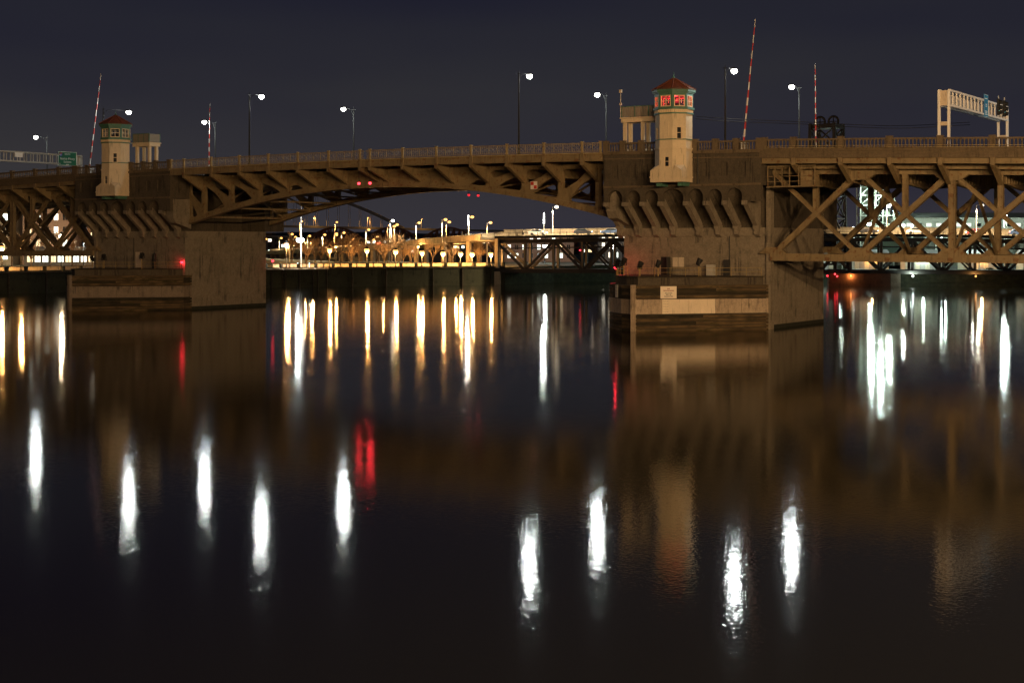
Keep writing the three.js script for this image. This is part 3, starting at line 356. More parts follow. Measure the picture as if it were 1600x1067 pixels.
// ================================================================ BRIDGE: SIDE SPANS
function sideSpan(x0, dir, panel, n, label, fullPost) {
  const X = (q) => x0 + dir * q, Lh = panel * n, t = thing('truss_span', label, 'bridge span', [X(Lh / 2), 8, -13], 'the two truss side spans'); const D = (q) => dY(X(q)), bot = (q) => 8.45 - 0.004 * q, top = (q) => D(q) - 2.3;
  const st = 5.55, marks = []; for (let q = 3.9; q < Lh; q += st) marks.push(q); const edge = []; for (let q = -0.2; q < Lh; q += 5) edge.push(q); edge.push(Lh);
  const ring = (f0, f1) => [...edge.map((q) => [X(q), f1(q)]), ...edge.slice().reverse().map((q) => [X(q), f0(q)])];
  mb().prism(ring((q) => D(q) - 0.6, (q) => D(q) - 0.22), -25.6, -0.4).build('deck', M.asphalt, t);
  for (const [a, c] of [[-0.4, 0.02], [-26, -25.6]]) mb().prism(ring((q) => D(q) - 0.95, (q) => D(q) - 0.02), a, c).build('concrete_fascia', M.balustrade, t);
  mb().prism(ring((q) => D(q) - 0.2, (q) => D(q)), 0.02, 0.2).prism(ring((q) => D(q) - 0.55, (q) => D(q) - 0.47), 0.02, 0.1).build('moulding', M.balustrade, t);
  mb().prism(ring((q) => D(q) - 1.5, (q) => D(q) - 0.95), -0.5, -0.3).prism(ring((q) => D(q) - 1.58, (q) => D(q) - 1.5), -0.7, -0.02).build('edge_girder', M.steel, t);
  mb().prism(ring((q) => D(q) - 2.1, (q) => D(q) - 1.3), -2.3, -2.1).build('edge_girder', M.steel, t);
  for (const z of [-7.5, -11, -15, -18.5]) mb().prism(ring((q) => D(q) - 1.6, (q) => D(q) - 0.6), z - 0.15, z + 0.15).build('stringer', M.steel, t);
  for (const z of [-3.7, -22.3]) {
    mb().prism(ring((q) => top(q) - 0.35, (q) => top(q) + 0.35), z - 0.35, z + 0.35).build('top_chord', M.steel, t);
    mb().prism([[X(-0.3), bot(0) - 0.42], [X(Lh), bot(Lh) - 0.42], [X(Lh), bot(Lh) + 0.42], [X(-0.3), bot(0) + 0.42]], z - 0.4, z + 0.4).build('bottom_chord', M.steel, t);
    for (let i = 0; i < n; i++) { const a = i * panel, c = a + panel, m = (a + c) / 2;
      mb().ibar([X(a), bot(a) + 0.25, z], [X(c), top(c) - 0.1, z], 0.66, 0.62, [0, 0, 1]).build('diagonal', M.steel, t);
      mb().ibar([X(a), top(a) - 0.1, z], [X(c), bot(c) + 0.25, z], 0.5, 0.46, [0, 0, 1]).build('diagonal', M.steel, t);
      mb().ibar([X(m), (bot(m) + top(m)) / 2, z], [X(m), top(m) - 0.35, z], 0.56, 0.6, [0, 0, 1]).build('post', M.steel, t); }
    for (let i = 0; i <= n; i++) { const a = i * panel; if (i) { mb().prism(rounded([[X(a) - 1.7, top(a) + 0.3], [X(a) - 1.9, top(a) - 0.4], [X(a) - 0.9, top(a) - 1.0], [X(a) + 0.9, top(a) - 1.0], [X(a) + 1.9, top(a) - 0.4], [X(a) + 1.7, top(a) + 0.3]].reverse(), 0.3), z - 0.38, z + 0.38).build('gusset', M.steel, t); }
      mb().prism([[X(a) - 1.7, bot(a) + 0.4], [X(a) + 1.7, bot(a) + 0.4], [X(a) + 0.8, bot(a) + 1.15], [X(a) - 0.8, bot(a) + 1.15]], z - 0.37, z + 0.37).build('gusset', M.steel, t);
      if (i === fullPost || i === fullPost + 2) mb().ibar([X(a), bot(a) + 1.1, z], [X(a), top(a) - 0.9, z], 0.66, 0.72, [0, 0, 1]).build('post', M.steel, t); }
  }
  for (let i = 0; i <= n; i++) { const a = i * panel; mb().b(X(a) - 0.15, X(a) + 0.15, bot(a) - 0.2, bot(a) + 0.15, -22, -4.1).build('cross_strut', M.steel, t); if (i < n) mb().bar([X(a), bot(a), -4], [X(a + panel), bot(a), -22], 0.22, 0.22).bar([X(a), bot(a) + 0.23, -22], [X(a + panel), bot(a) + 0.23, -4], 0.22, 0.22).build('lateral_brace', M.steel, t); if (i) { mb().bar([X(a), bot(a) + 0.4, -4.2], [X(a), top(a) - 1.6, -13], 0.28, 0.35).bar([X(a), bot(a) + 0.4, -21.8], [X(a), top(a) - 1.6, -13], 0.28, 0.35).build('sway_brace', M.steel, t); } }
  for (const q of marks) { const x = X(q), y = D(q); mb().side([[-0.1, y - 1.0], [-0.1, y - 1.7], [-3.3, y - 3.6], [-3.3, y - 1.0]], x - 0.07, x + 0.07).bar([x, y - 1.72, -0.05], [x, y - 3.65, -3.35], 0.5, 0.12).b(x - 0.24, x + 0.24, y - 1.72, y - 0.96, -0.2, 0.05).build('outrigger', M.steel, t); mb().side([[-25.9, y - 1.0], [-25.9, y - 1.7], [-22.7, y - 3.4], [-22.7, y - 1.0]], x - 0.07, x + 0.07).build('outrigger', M.steel, t);
    const fb = mb(); fb.side([[-4.1, y - 0.6], [-4.1, y - 3.5], [-13, y - 4.0], [-21.9, y - 3.5], [-21.9, y - 0.6]], x - 0.1, x + 0.1).bar([x, y - 3.55, -4.1], [x, y - 4.05, -13], 0.5, 0.1).bar([x, y - 4.05, -13], [x, y - 3.55, -21.9], 0.5, 0.1); for (let z = -5; z > -21.5; z -= 1.15) fb.b(x - 0.2, x + 0.2, y - 3.5, y - 0.8, z - 0.05, z + 0.05); fb.build('floor_beam', M.steel, t); }
  // balustrade: posts over the outriggers, rails, balusters
  const pq = [0.35, ...marks];
  for (const z of [-0.16, -25.84]) {
    for (const q of pq) { const y = D(q); mb().b(X(q) - 0.3, X(q) + 0.3, y, y + 1.3, z - 0.24, z + 0.26).b(X(q) - 0.36, X(q) + 0.36, y + 1.3, y + 1.42, z - 0.3, z + 0.32).build('balustrade_post', M.balustrade, t); }
    for (let i = 0; i < pq.length - 1; i++) { const a = pq[i] + 0.3, c = pq[i + 1] - 0.3, at = (q, h) => [X(q), D(q) + h, z]; mb().bar(at(a, 0.1), at(c, 0.1), 0.36, 0.2).build('balustrade_rail', M.balustrade, t); mb().bar(at(a, 1.12), at(c, 1.12), 0.36, 0.18).build('balustrade_rail', M.balustrade, t); const k2 = Math.round((c - a) / 0.4), b = mb(); for (let k = 0; k < k2; k++) { const q = a + (k + 0.5) * (c - a) / k2; b.lathe([[0.1, 0], [0.12, 0.1], [0.09, 0.3], [0.07, 0.5], [0.1, 0.72], [0.14, 0.84]], X(q), D(q) + 0.19, z, 6); } b.build('baluster_row', M.balustrade, t, 'stuff'); } }
  const pp = mb(); for (const [z, h] of [[0.3, 0.36], [0.3, 0.16]]) for (let q = 0.5; q < Lh - 5; q += 5) pp.tube([X(q), D(q) + h, z], [X(q + 5), D(q + 5) + h, z], 0.035, 0.035, 6); pp.build('conduit', M.railing, t);
  return t;
}
sideSpan(10.4, 1, 10.4, 6, 'tan steel truss span under the overhead sign frame, beside the red-lit tower', 2);
sideSpan(-104.4, -1, 9.6, 7, 'dim steel truss span under the green road sign, beside the seawall', 2);
for (const [x, lab] of [[74.5, 'concrete end pier of the truss span at the east shore'], [-173.5, 'concrete end pier of the truss span behind the seawall']]) { const t = thing('end_pier', lab, 'bridge pier', [x, 0, -13]); mb().b(x - 1.6, x + 1.6, -2, 7.6, -24, -2).b(x - 2, x + 2, 7.6, 8.0, -24.4, -1.6).build('shaft', M.concrete, t); mb().b(x + (x > 0 ? 1 : -1) * 2 - 0.5, x + (x > 0 ? 1 : -1) * 2 + 0.5, 8.0, dY(x) - 1, -25, -1).build('back_wall', M.concrete, t); }
{ // maintenance cage under the deck at the east pier
  const t = thing('inspection_cage', 'tan maintenance platform with thin rails hung under the deck beside the pier', 'platform', [13.5, 16.6, -2.2]); mb().b(10.8, 16.6, 16.45, 16.6, -3.2, -0.9).build('floor', M.steel, t); for (const x of [10.85, 11.7, 12.6, 13.5, 14.6, 16.5]) mb().b(x - 0.05, x + 0.05, 16.6, 18.9, -0.98, -0.88).build('upright', M.steel, t); for (const y of [17.1, 17.7, 18.85]) mb().b(10.8, 16.6, y - 0.03, y + 0.03, -0.96, -0.9).build('rail', M.steel, t); mb().b(14.7, 16.3, 16.6, 18.3, -2.6, -1.2).build('cabinet', M.steel, t);
}

// ================================================================ DECK FURNITURE
// LED road lamp: local +z is the way its arm reaches; origin on the deck
function roadLamp(at, ry, label, h, group, cd, reach = 2.55) {
  const t = thing('street_lamp', label, 'street lamp', at, group); ORG.set(t, [0, 0, 0]); t.rotation.y = ry;
  mb().tube([0, 0, 0], [0, h, 0], 0.13, 0.07, 10).lathe([[0.24, 0], [0.24, 0.3], [0.16, 0.5]], 0, 0, 0, 10).build('pole', M.poleDark, t);
  mb().path([[0, h - 1.4, 0], [0, h - 0.3, 0.5], [0, h + 0.05, reach * 0.5], [0, h + 0.1, reach - 0.35]], 0.032, 6, 14).build('arm', M.poleDark, t);
  mb().tube([0, h - 0.7, 0], [0, h + 0.35, 0], 0.06, 0.02, 6).b(-0.35, 0.35, h - 0.05, h, -0.03, 0.03).build('pole_cap', M.poleDark, t);
  const hd = mb().box(0, h + 0.12, reach - 0.05, 0.46, 0.13, 1.0).box(0, h + 0.2, reach - 0.25, 0.3, 0.08, 0.5).build('lamp_head', M.poleDark, t);
  mb().add(new THREE.SphereGeometry(0.38, 14, 10), new THREE.Matrix4().makeScale(0.95, 0.85, 1.15).setPosition(0, h - 0.13, reach)).build('lens', M.ledGlow, hd);
  lamp(0, h - 0.62, reach, LED, cd, t, 14);
  return t;
}
const NEARG = 'white lamps along the near parapet', FARG = 'white lamps along the far parapet';
const dk = (x) => dY(x) - 0.2;
roadLamp([-22.9, dk(-23), -0.75], Math.PI, 'dark lamp post with a white light on the lifting leaf beside the red-lit tower', 10.5, NEARG, 125);
roadLamp([-68.7, dk(-69), -0.75], Math.PI, 'dark lamp post with a white light on the lifting leaf beside the dark tower', 10.3, NEARG, 125);
roadLamp([5.6, dk(5.6), -0.75], Math.PI, 'dark lamp post with a white light between the red-lit tower and a barrier arm', 9.85, NEARG, 125);
roadLamp([-98.9, dk(-99), -0.75], Math.PI, 'white lamp whose curved arm hangs behind the tower with dark windows', 10.1, NEARG, 125, 5.2);
roadLamp([-23.9, dk(-24), -25.3], 0, 'brilliant white lamp across the roadway from the post beside the red-lit tower', 9.8, FARG, 160);
roadLamp([-69.3, dk(-69), -25.3], 0, 'brilliant white lamp on the far side of the leaf beside the dark tower', 10.0, FARG, 160);
roadLamp([4.9, dk(5), -25.3], 0, 'brilliant white lamp between the two tall barrier arms near the red-lit tower', 9.7, FARG, 160);
roadLamp([-99, dk(-99), -25.3], 0, 'brilliant white lamp in front of a striped barrier arm beside the dark tower', 9.7, FARG, 160);
roadLamp([-141, dk(-141), -25.3], 0, 'brilliant white lamp above the green road sign frame', 10.0, FARG, 160);
roadLamp([46, dk(46), -25.3], 0, 'white lamp on the truss span beyond the overhead sign frame', 9.6, FARG, 160);

function barrier(at, tip, label) {
  const t = thing('barrier_gate', label, 'barrier gate', at, 'raised road barrier arms'); ORG.set(t, [0, 0, 0]);
  mb().b(-0.5, 0.5, 0, 1.15, -0.35, 0.35).b(-0.62, 0.62, 1.15, 1.3, -0.42, 0.42).build('machine_box', M.white, t);
  const d = V3(tip).sub(V3(at)), len = d.length(), n = 16, p = (k) => [d.x * k, 1.0 + (d.y - 1.0) * k, d.z * k];
  for (let k = 0; k < n; k++) { const r = 0.15 - 0.09 * k / n; mb().bar(p(k / n), p((k + 1) / n), r, r).build('arm_stripe', k % 2 ? M.white : M.red, t); }
  mb().b(-1.0, -0.5, 0.7, 1.15, -0.2, 0.2).build('counterweight', M.galv, t);
  mb().tube([-0.45, 1.3, 0], p(0.55), 0.012, 0.012, 4).build('stay_wire', M.darkMetal, t);
  return t;
}
barrier([6.9, dk(7), -3.0], [8.4, 36.2, -3], 'very tall leaning red and white barrier arm on the pier of the red-lit tower');
barrier([-104.6, dk(-104), -3.0], [-101.9, 36.6, -3], 'leaning red and white striped barrier arm beside the tower with dark windows');
barrier([8.1, dk(8), -23], [8.0, 33.1, -23], 'thin upright red and white barrier arm across the roadway from the red-lit tower');
barrier([-98.2, dk(-98), -23], [-98.0, 33.3, -23], 'thin upright red and white barrier arm under a brilliant white lamp');

function gantry(x, z0, z1, h, w, label, solid) {        // box frame across the roadway
  const y = dk(x), t = thing('sign_gantry', label, 'sign gantry', [x, y, (z0 + z1) / 2], 'overhead sign frames'); const y1 = y + h, y0 = y1 - 1.6, m = solid ? M.white : M.galv;
  for (const z of [z0, z1]) for (const s of [-1, 1]) mb().b(x + s * w / 2 - 0.13, x + s * w / 2 + 0.13, y, y1, z - 0.13, z + 0.13).build('column', m, t);
  for (const z of [z0, z1]) { mb().b(x - w / 2, x + w / 2, y0 - 0.05, y1, z - 0.05, z + 0.05).build('end_plate', M.post, t); mb().b(x - w / 2, x + w / 2, y + h * 0.42, y + h * 0.42 + 0.4, z - 0.07, z + 0.07).build('tie_beam', M.post, t); }
  for (const s of [-1, 1]) for (const yy of [y0, y1]) mb().b(x + s * w / 2 - 0.11, x + s * w / 2 + 0.11, yy - 0.11, yy + 0.11, Math.min(z0, z1), Math.max(z0, z1)).build('chord', m, t);
  const n = 17; for (let k = 1; k < n; k++) { const z = z0 + (z1 - z0) * k / n; for (const s of [-1, 1]) mb().b(x + s * w / 2 - 0.07, x + s * w / 2 + 0.07, y0 + 0.1, y1 - 0.1, z - 0.07, z + 0.07).build('web_post', m, t); mb().bar([x - w / 2, y0, z], [x + w / 2, y0, z + (z1 - z0) / n], 0.08, 0.08).build('lacing', m, t); mb().b(x - w / 2, x + w / 2, y1 - 0.05, y1 + 0.05, z - 0.05, z + 0.05).build('tie', m, t); }
  return t;
}
gantry(31.1, -1.0, -25, 6.5, 1.05, 'white lattice sign frame with a blue sign, over the truss span', true);
const gw = gantry(-132.2, -25.2, -1.2, 6.0, 1.05, 'grey lattice sign frame carrying a green road sign, above the dim truss span', false);
mb().b(-131.6, -131.4, dk(-132) + 5.1, dk(-132) + 5.9, -12.0, -10.4).build('light_bar', M.white, gw);
textPlate('road_sign', 'blue guide sign on the white lattice frame', 1.7, 2.6, (g, W, H) => { g.fillStyle = '#1f7fb0'; g.fillRect(0, 0, W, H); g.strokeStyle = '#dfeef5'; g.lineWidth = 12; g.strokeRect(14, 14, W - 28, H - 28); g.fillStyle = '#dfeef5'; for (const [y, w] of [[0.16, 0.6], [0.42, 0.3], [0.5, 0.36], [0.72, 0.62], [0.79, 0.5], [0.86, 0.62]]) g.fillRect(W * (1 - w) / 2, H * y, W * w, H * 0.045); }, [31.75, dk(31) + 5.9, -15.2], Math.PI / 2, undefined, M.signBlue);
textPlate('road_sign', 'green motorway guide sign on the grey lattice frame', 3.5, 2.5, (g, W, H) => { g.fillStyle = '#0f7350'; g.fillRect(0, 0, W, H); g.strokeStyle = '#e8efe6'; g.lineWidth = 14; g.strokeRect(10, 10, W - 20, H - 20); g.fillStyle = '#c33b3b'; g.fillRect(W * 0.08, H * 0.08, W * 0.14, H * 0.07); g.fillStyle = '#5a63c4'; g.beginPath(); g.moveTo(W * 0.08, H * 0.15); g.lineTo(W * 0.22, H * 0.15); g.lineTo(W * 0.22, H * 0.27); g.lineTo(W * 0.15, H * 0.36); g.lineTo(W * 0.08, H * 0.27); g.fill(); lines(g, W, [['5', H * 0.24, H * 0.13, '#f2f2f2'], ['SOUTH', H * 0.18, H * 0.13, '#e8efe6'], ['Naito Pkwy', H * 0.5, H * 0.2, '#e8efe6'], ['Salem', H * 0.73, H * 0.2, '#e8efe6']].slice(1)); g.textAlign = 'center'; g.fillStyle = '#f2f2f2'; g.font = 'bold ' + H * 0.13 + 'px sans-serif'; g.fillText('5', W * 0.15, H * 0.23); g.fillRect(W * 0.42, H * 0.89, W * 0.16, H * 0.05); }, [-131.2, dk(-132) + 5.3, -21.6], Math.PI / 2 - 0.3, undefined, M.signGreen);
for (const [z, lab] of [[-20.2, 'black traffic signal on the white sign frame, beside the blue sign'], [-22.8, 'black traffic signal at the far end of the white sign frame']]) { const t = thing('traffic_signal', lab, 'traffic light', [31.85, dk(31) + 5.4, z], 'signals on the white sign frame'); ORG.set(t, [0, 0, 0]); mb().b(-0.12, 0.12, -0.2, 1.7, -0.32, 0.32).build('housing', M.black, t); for (let k = 0; k < 3; k++) { mb().tube([0.1, 0.15 + k * 0.58, 0], [0.42, 0.1 + k * 0.58, 0], 0.24, 0.24, 12).build('visor', M.black, t); } mb().b(0.12, 0.14, 0.05, 0.3, -0.2, 0.2).build('green_light', glow(0.2, 1, 0.95, 3), t); mb().tube([0, 1.7, 0], [0, 2.1, 0], 0.06).build('camera_mount', M.galv, t); }
{ // overhead wires from the lamp post to the right
  const t = thing('overhead_wire', 'thin sagging wires running from the lamp post beyond the tall barrier arm', 'wire', [10, 24.5, -0.75]); for (const [y, s] of [[24.6, 0.6], [24.3, 0.5]]) mb().path([[1.5, y + 0.5, -1.5], [5.6, y, -0.85], [12, y - s * 0.4, -7], [20, y - 0.2, -20], [27, y + 0.3, -25.5]], 0.035, 4, 24).build('wire', M.black, t);
}
// navigation lights and boards
function navLight(at, label, drop, cd, wide) { const t = thing('navigation_light', label, 'navigation light', at, 'red navigation lights'); ORG.set(t, [0, 0, 0]); if (drop) mb().tube([0, 0.15, 0], [0, drop, 0], 0.03, 0.03, 6).build('hanger', M.darkMetal, t); else mb().tube([0, -0.9, 0], [0, -0.1, 0], 0.05, 0.05, 6).build('stem', M.darkMetal, t); mb().tube([0, 0.13, 0], [0, 0.3, 0], 0.16, 0.1, 8).build('cap', M.darkMetal, t); mb().add(new THREE.SphereGeometry(0.2, 10, 8)).build('red_lens', cd < 1 ? (M.redDim ??= glow(1, 0.02, 0.04, 1.2)) : M.redGlow, t); const l = new THREE.SpotLight(RED, cd * 3.2, 0, 0.75, 0.5, 2); l.target.position.set(0.5, -0.12, 1); l.castShadow = true; l.shadow.radius = 6; l.name = 'red_light'; t.add(l, l.target); if (wide) lamp(0, 0, 0, RED, wide, t, 6); return t; }
navLight([-48.0, 18.15, 0.15], 'red light hanging under the middle of the near leaf edge, towards the dark tower', 2.0, 9);
navLight([-46.1, 18.15, 0.15], 'red light hanging under the middle of the near leaf edge, towards the red-lit tower', 2.0, 18);
navLight([-47.9, 17.3, -26.1], 'faint red light under the far edge of the lifting leaves, towards the dark tower', 3.0, 0.5);
navLight([-46.2, 17.2, -26.1], 'faint red light under the far edge of the lifting leaves, towards the red-lit tower', 3.0, 0.5);
navLight([-8.9, 7.1, -0.7], 'red light on the rounded end of the fender below the red-lit tower', 0, 22, 14);
navLight([-85.0, 7.2, -3.6], 'red light on the corner of the pier below the dark tower', 0, 22, 9);
navLight([-84.6, 7.2, -23.5], 'red light at the back edge of the channel face of the west pier', 0, 14);
{ const t = thing('channel_board', 'small red and white chequered board on the arch rib', 'sign', [-22.6, 17.6, -3.9]); mb().b(-23.1, -22.1, 17.0, 18.0, -3.92, -3.86).build('board', M.white, t); mb().b(-23.05, -22.62, 17.52, 17.95, -3.86, -3.84).build('red_square', M.red, t); mb().b(-22.58, -22.15, 17.05, 17.48, -3.86, -3.84).build('red_square', M.red, t); }
// searchlights standing on the fender walkways
function searchlight(at, ry, label, h = 1.0) { const t = thing('floodlight_stand', label, 'floodlight', at, 'unlit floodlights on the fender walkways'); ORG.set(t, [0, 0, 0]); t.rotation.y = ry; mb().tube([0, 0, 0], [0, h, 0], 0.07, 0.06, 8).build('stand', M.yellowRail, t); mb().lathe([[0.001, -0.4], [0.22, -0.38], [0.3, 0.1], [0.36, 0.4], [0.3, 0.42], [0.25, 0.3], [0.001, 0.25]], 0, 0, 0, 12).build('housing', M.black, t).position.set(0, h + 0.35, 0); t.children[1].rotation.x = 0.5; mb().b(-0.42, -0.36, h - 0.1, h + 0.5, -0.06, 0.06).b(0.36, 0.42, h - 0.1, h + 0.5, -0.06, 0.06).b(-0.42, 0.42, h - 0.12, h - 0.05, -0.06, 0.06).build('yoke', M.black, t); return t; }
const SL = [[-8.2, 6.22, 0.3, 'black floodlight next to the red light on the fender end'], [-7.6, 6.22, 1.2, 'black floodlight, second from the red light on the fender end'], [-6.0, 6.22, 2.6, 'black floodlight leaning, third from the red light on the fender end'], [-3.3, 6.22, 3.6, 'black floodlight on a stand in front of the dark doorway'], [-0.4, 6.22, 4.6, 'black floodlight on a stand beside the boarded window'], [3.2, 6.22, 1.3, 'black floodlight on a stand beside the grey cabinets']];
SL.forEach(([x, y, z, l], i) => searchlight([x, y, z], 0.4 + i * 0.35, l, 0.9 + (i % 3) * 0.2));
[[-99.6, 'black floodlight on the dim fender, further from the pale door'], [-97.4, 'black floodlight on the dim fender, beside the pale door'], [-89.6, 'tall black floodlight on the dim fender, beside the corner red light']].forEach(([x, l], i) => searchlight([x, 6.22, 0.8 - i * 0.35], 0.6 * i, l, 1.1 + i * 0.25));
{ const t = thing('signal_mast', 'thin mast with a black lantern on the dim fender walkway', 'mast', [-88.1, 6.22, -1]); ORG.set(t, [0, 0, 0]); mb().tube([0, 0, 0], [0, 3.6, 0], 0.05, 0.04, 6).b(-0.8, 0.8, 1.3, 1.36, -0.03, 0.03).b(-0.8, 0.8, 2.6, 2.64, -0.03, 0.03).build('mast', M.darkMetal, t); mb().lathe([[0.3, 0], [0.3, 0.8], [0.12, 1.0], [0.001, 1.1]], 0, 1.36, 0, 8).build('lantern', M.black, t); }

// ================================================================ WEST BANK
{ // seawall with parapet panels
  const t = thing('seawall', 'dark green-stained concrete seawall with a paled parapet along the park', 'wall', [-150, 0, -80]);
  for (let i = 0; i < WALL.length - 1; i++) { const a = WALL[i], c = WALL[i + 1]; mb().bar([a[0] - 0.4, 1.1, a[1]], [c[0] - 0.4, 1.1, c[1]], 0.8, 6.2).build('wall', M.seawall, t); mb().bar([a[0] - 0.3, TOP + 0.1, a[1]], [c[0] - 0.3, TOP + 0.1, c[1]], 1.2, 0.2).build('coping', M.balustrade, t);
    const len = Math.hypot(c[0] - a[0], c[1] - a[1]), n = Math.round(len / 4.0); for (let k = 0; k < n; k++) { const p = (u) => [a[0] + (c[0] - a[0]) * u - 0.3, a[1] + (c[1] - a[1]) * u], u0 = k / n, u1 = (k + 0.84) / n, A = p(u0), B = p(u1), P = p((k + 0.92) / n); mb().bar([A[0], TOP + 1.2, A[1]], [B[0], TOP + 1.2, B[1]], 0.16, 0.12).build('top_rail', M.seawall, t); mb().bar([A[0], TOP + 0.3, A[1]], [B[0], TOP + 0.3, B[1]], 0.16, 0.2).build('bottom_rail', M.seawall, t); mb().b(P[0] - 0.28, P[0] + 0.28, TOP + 0.2, TOP + 1.28, P[1] - 0.28, P[1] + 0.28).build('parapet_post', M.seawall, t);
      if (k % 2) { const q = p((k + 0.92) / n); mb().bar([q[0] + 0.55, -1, q[1]], [q[0] + 0.55, TOP - 0.1, q[1]], 0.35, 0.35).build('fender_pile', M.timber2, t); } } }
}
// park lamps: lantern on a post; local base at ground
function parkLamp(x, z, h, label, group, cd = 460, color = SODIUM, mat = M.sodiumGlow, s = 1.25) { const t = thing('park_lamp', label, 'park lamp', [x, TOP, z], group); ORG.set(t, [0, 0, 0]); mb().tube([0, 0, 0], [0, h - 0.5, 0], 0.12, 0.07, 8).lathe([[0.25, 0], [0.25, 0.25], [0.12, 0.7]], 0, 0, 0, 8).build('post', M.poleDark, t); mb().add(new THREE.SphereGeometry(0.48 * s, 12, 10), new THREE.Matrix4().makeScale(1, 1.15, 1).setPosition(0, h, 0)).build('lamp_globe', mat, t); mb().lathe([[0.5 * s, 0.28 * s], [0.2, 0.66 * s], [0.001, 0.8 * s]], 0, h, 0, 10).build('cap', M.poleDark, t); lamp(0.45, h - 0.62 * s - 0.1, 0.3, color, cd, t, 12); return t; }
const PL = [[-152.4, -104.1, 5.5], [-146.6, -112.7, 4.3], [-141.5, -120.3, 4.2], [-137.6, -126.4, 3.9], [-134.3, -132.5, 3.6], [-131.6, -137.5, 3.4], [-129.3, -141.6, 3.3], [-127.4, -143.9, 3.2], [-125.0, -148.6, 3.2]];
PL.forEach(([x, z, h]) => parkLamp(x, z, h, 'amber globe lamp in the row along the seawall promenade', 'amber lamps along the promenade'));
parkLamp(-170.3, -43.3, 6.2, 'large amber lamp seen through the dim truss, beside bare trees', 'amber lamps behind the dim truss', 700, SODIUM, M.sodiumGlow, 1.25);
parkLamp(-179.4, -45.8, 4.9, 'smaller amber lamp behind the dim truss, near the seawall', 'amber lamps behind the dim truss', 420);
parkLamp(-187.2, -68.1, 7.5, 'warm white lamp in front of the pink building', 'lamps before the lit buildings', 300, WARM, glow(1, 0.85, 0.6, 9));
parkLamp(-179.1, -67.4, 7.2, 'cool white lamp in front of the brown car park building', 'lamps before the lit buildings', 350, LED, M.ledGlow);
{ const t = thing('dock_light_mast', 'tall white mast with a dazzling white floodlight at the seawall', 'mast', [-147.2, TOP, -103.3]); ORG.set(t, [0, 0, 0]); mb().tube([0, -4.5, 0], [0, 17, 0], 0.16, 0.05, 8).build('mast', M.white, t); mb().b(-0.8, 0.8, 6.3, 6.45, -0.1, 0.1).build('crossarm', M.white, t); for (const x of [-0.55, 0, 0.55]) mb().add(new THREE.SphereGeometry(0.5, 12, 8), new THREE.Matrix4().setPosition(x, 6.6, 0.35)).build('flood_lens', M.ledGlow, t); lamp(0, 6.6, 1.2, LED, 700, t, 12);
  for (const [x, l] of [[-1.6, 0], [1.9, 0]]) { mb().tube([x, 0, -0.6], [x, 1.1, -0.6], 0.05).add(new THREE.SphereGeometry(0.16, 8, 6), new THREE.Matrix4().setPosition(x, 1.2, -0.6)).build('blue_marker_light', glow(0.3, 0.8, 1, 4), t); } }
{ // small pile dock under the mast
  const t = thing('landing_dock', 'narrow pile landing against the seawall under the white floodlight', 'dock', [-146, 0, -101]); const u = [0.555, -0.832]; for (let k = 0; k < 5; k++) { const x = -150.5 + u[0] * k * 3.2 + 2.2, z = -96 + u[1] * k * 3.2 + 1.5; mb().tube([x, -2, z], [x, 4.4, z], 0.22, 0.2, 8).build('pile', M.timber2, t); } mb().bar([-149.2, 4.25, -93.5], [-141.2, 4.25, -105.5], 2.2, 0.25).build('platform', M.post, t); }

// bare trees
M.bark = std(0.11, 0.075, 0.045, 0.95); M.twig = std(0.24, 0.16, 0.09, 0.95);
function bareTree(seed, h) { const r = rng(seed), tr = mb(), cr = mb(); const grow = (p, d, len, rad, lev) => { const q = p.clone().addScaledVector(d, len); (lev < 2 ? tr : cr).tube(p.toArray(), q.toArray(), rad, rad * 0.68, lev < 2 ? 6 : 3); if (lev >= 5) return; const n = lev === 0 ? 4 : lev < 3 ? 3 : 2 + (r() < 0.6 ? 1 : 0); for (let k = 0; k < n; k++) { const a = r() * 6.283, sp = 0.35 + 0.5 * r(), e = d.clone().add(new THREE.Vector3(Math.cos(a) * sp, 0.18 - 0.1 * lev * 0.3, Math.sin(a) * sp)).normalize(); grow(lev ? p.clone().lerp(q, 0.55 + 0.45 * r()) : q, e, len * (0.62 + 0.22 * r()), Math.max(0.035, rad * 0.66), lev + 1); } }; grow(new THREE.Vector3(), new THREE.Vector3(0, 1, 0), h * 0.27, h * 0.02, 0); return [tr, cr]; }
const TREES = [];
for (let i = 0; i < 3; i++) { const [a, b] = bareTree(101 + i * 7, 9); TREES.push([a.geo(), b.geo()]); }
let treeN = 0;
function tree(x, z, s, ry, label, group, y = TOP) { const t = thing('bare_tree', label, 'tree', [x, y, z], group); const [a, b] = TREES[treeN++ % 3]; for (const [g, n, m] of [[a, 'trunk', M.bark], [b, 'crown', M.twig]]) { const o = new THREE.Mesh(g, m); o.name = n; o.castShadow = o.receiveShadow = true; t.add(o); } t.scale.setScalar(s); t.rotation.y = ry; return t; }
[[-168.2, -124.2, 1.1], [-159.5, -122.7, 1.0], [-163.4, -136.8, 1.2], [-154.1, -133.2, 0.9], [-158, -146.2, 1.15], [-147.1, -144.9, 0.9], [-138.7, -143.1, 0.85], [-142.2, -156.4, 1.05], [-133.7, -155.9, 0.95], [-133.1, -163.3, 1.1], [-170.4, -168, 1.2], [-183.4, -165.5, 1.2], [-151.5, -118.5, 0.8], [-145.2, -131.8, 0.8], [-140.4, -136.4, 0.75], [-155.5, -115, 0.75], [-149.6, -124.5, 0.7], [-143.2, -137, 0.7], [-136.2, -148, 0.7], [-131, -152.5, 0.65], [-162, -128, 0.85], [-150, -138, 0.85], [-172, -134, 0.95], [-166, -148, 0.95]].forEach(([x, z, s], i) => tree(x, z, s, i * 1.3, 'bare winter tree lit amber in the riverside park', 'bare trees in the riverside park'));
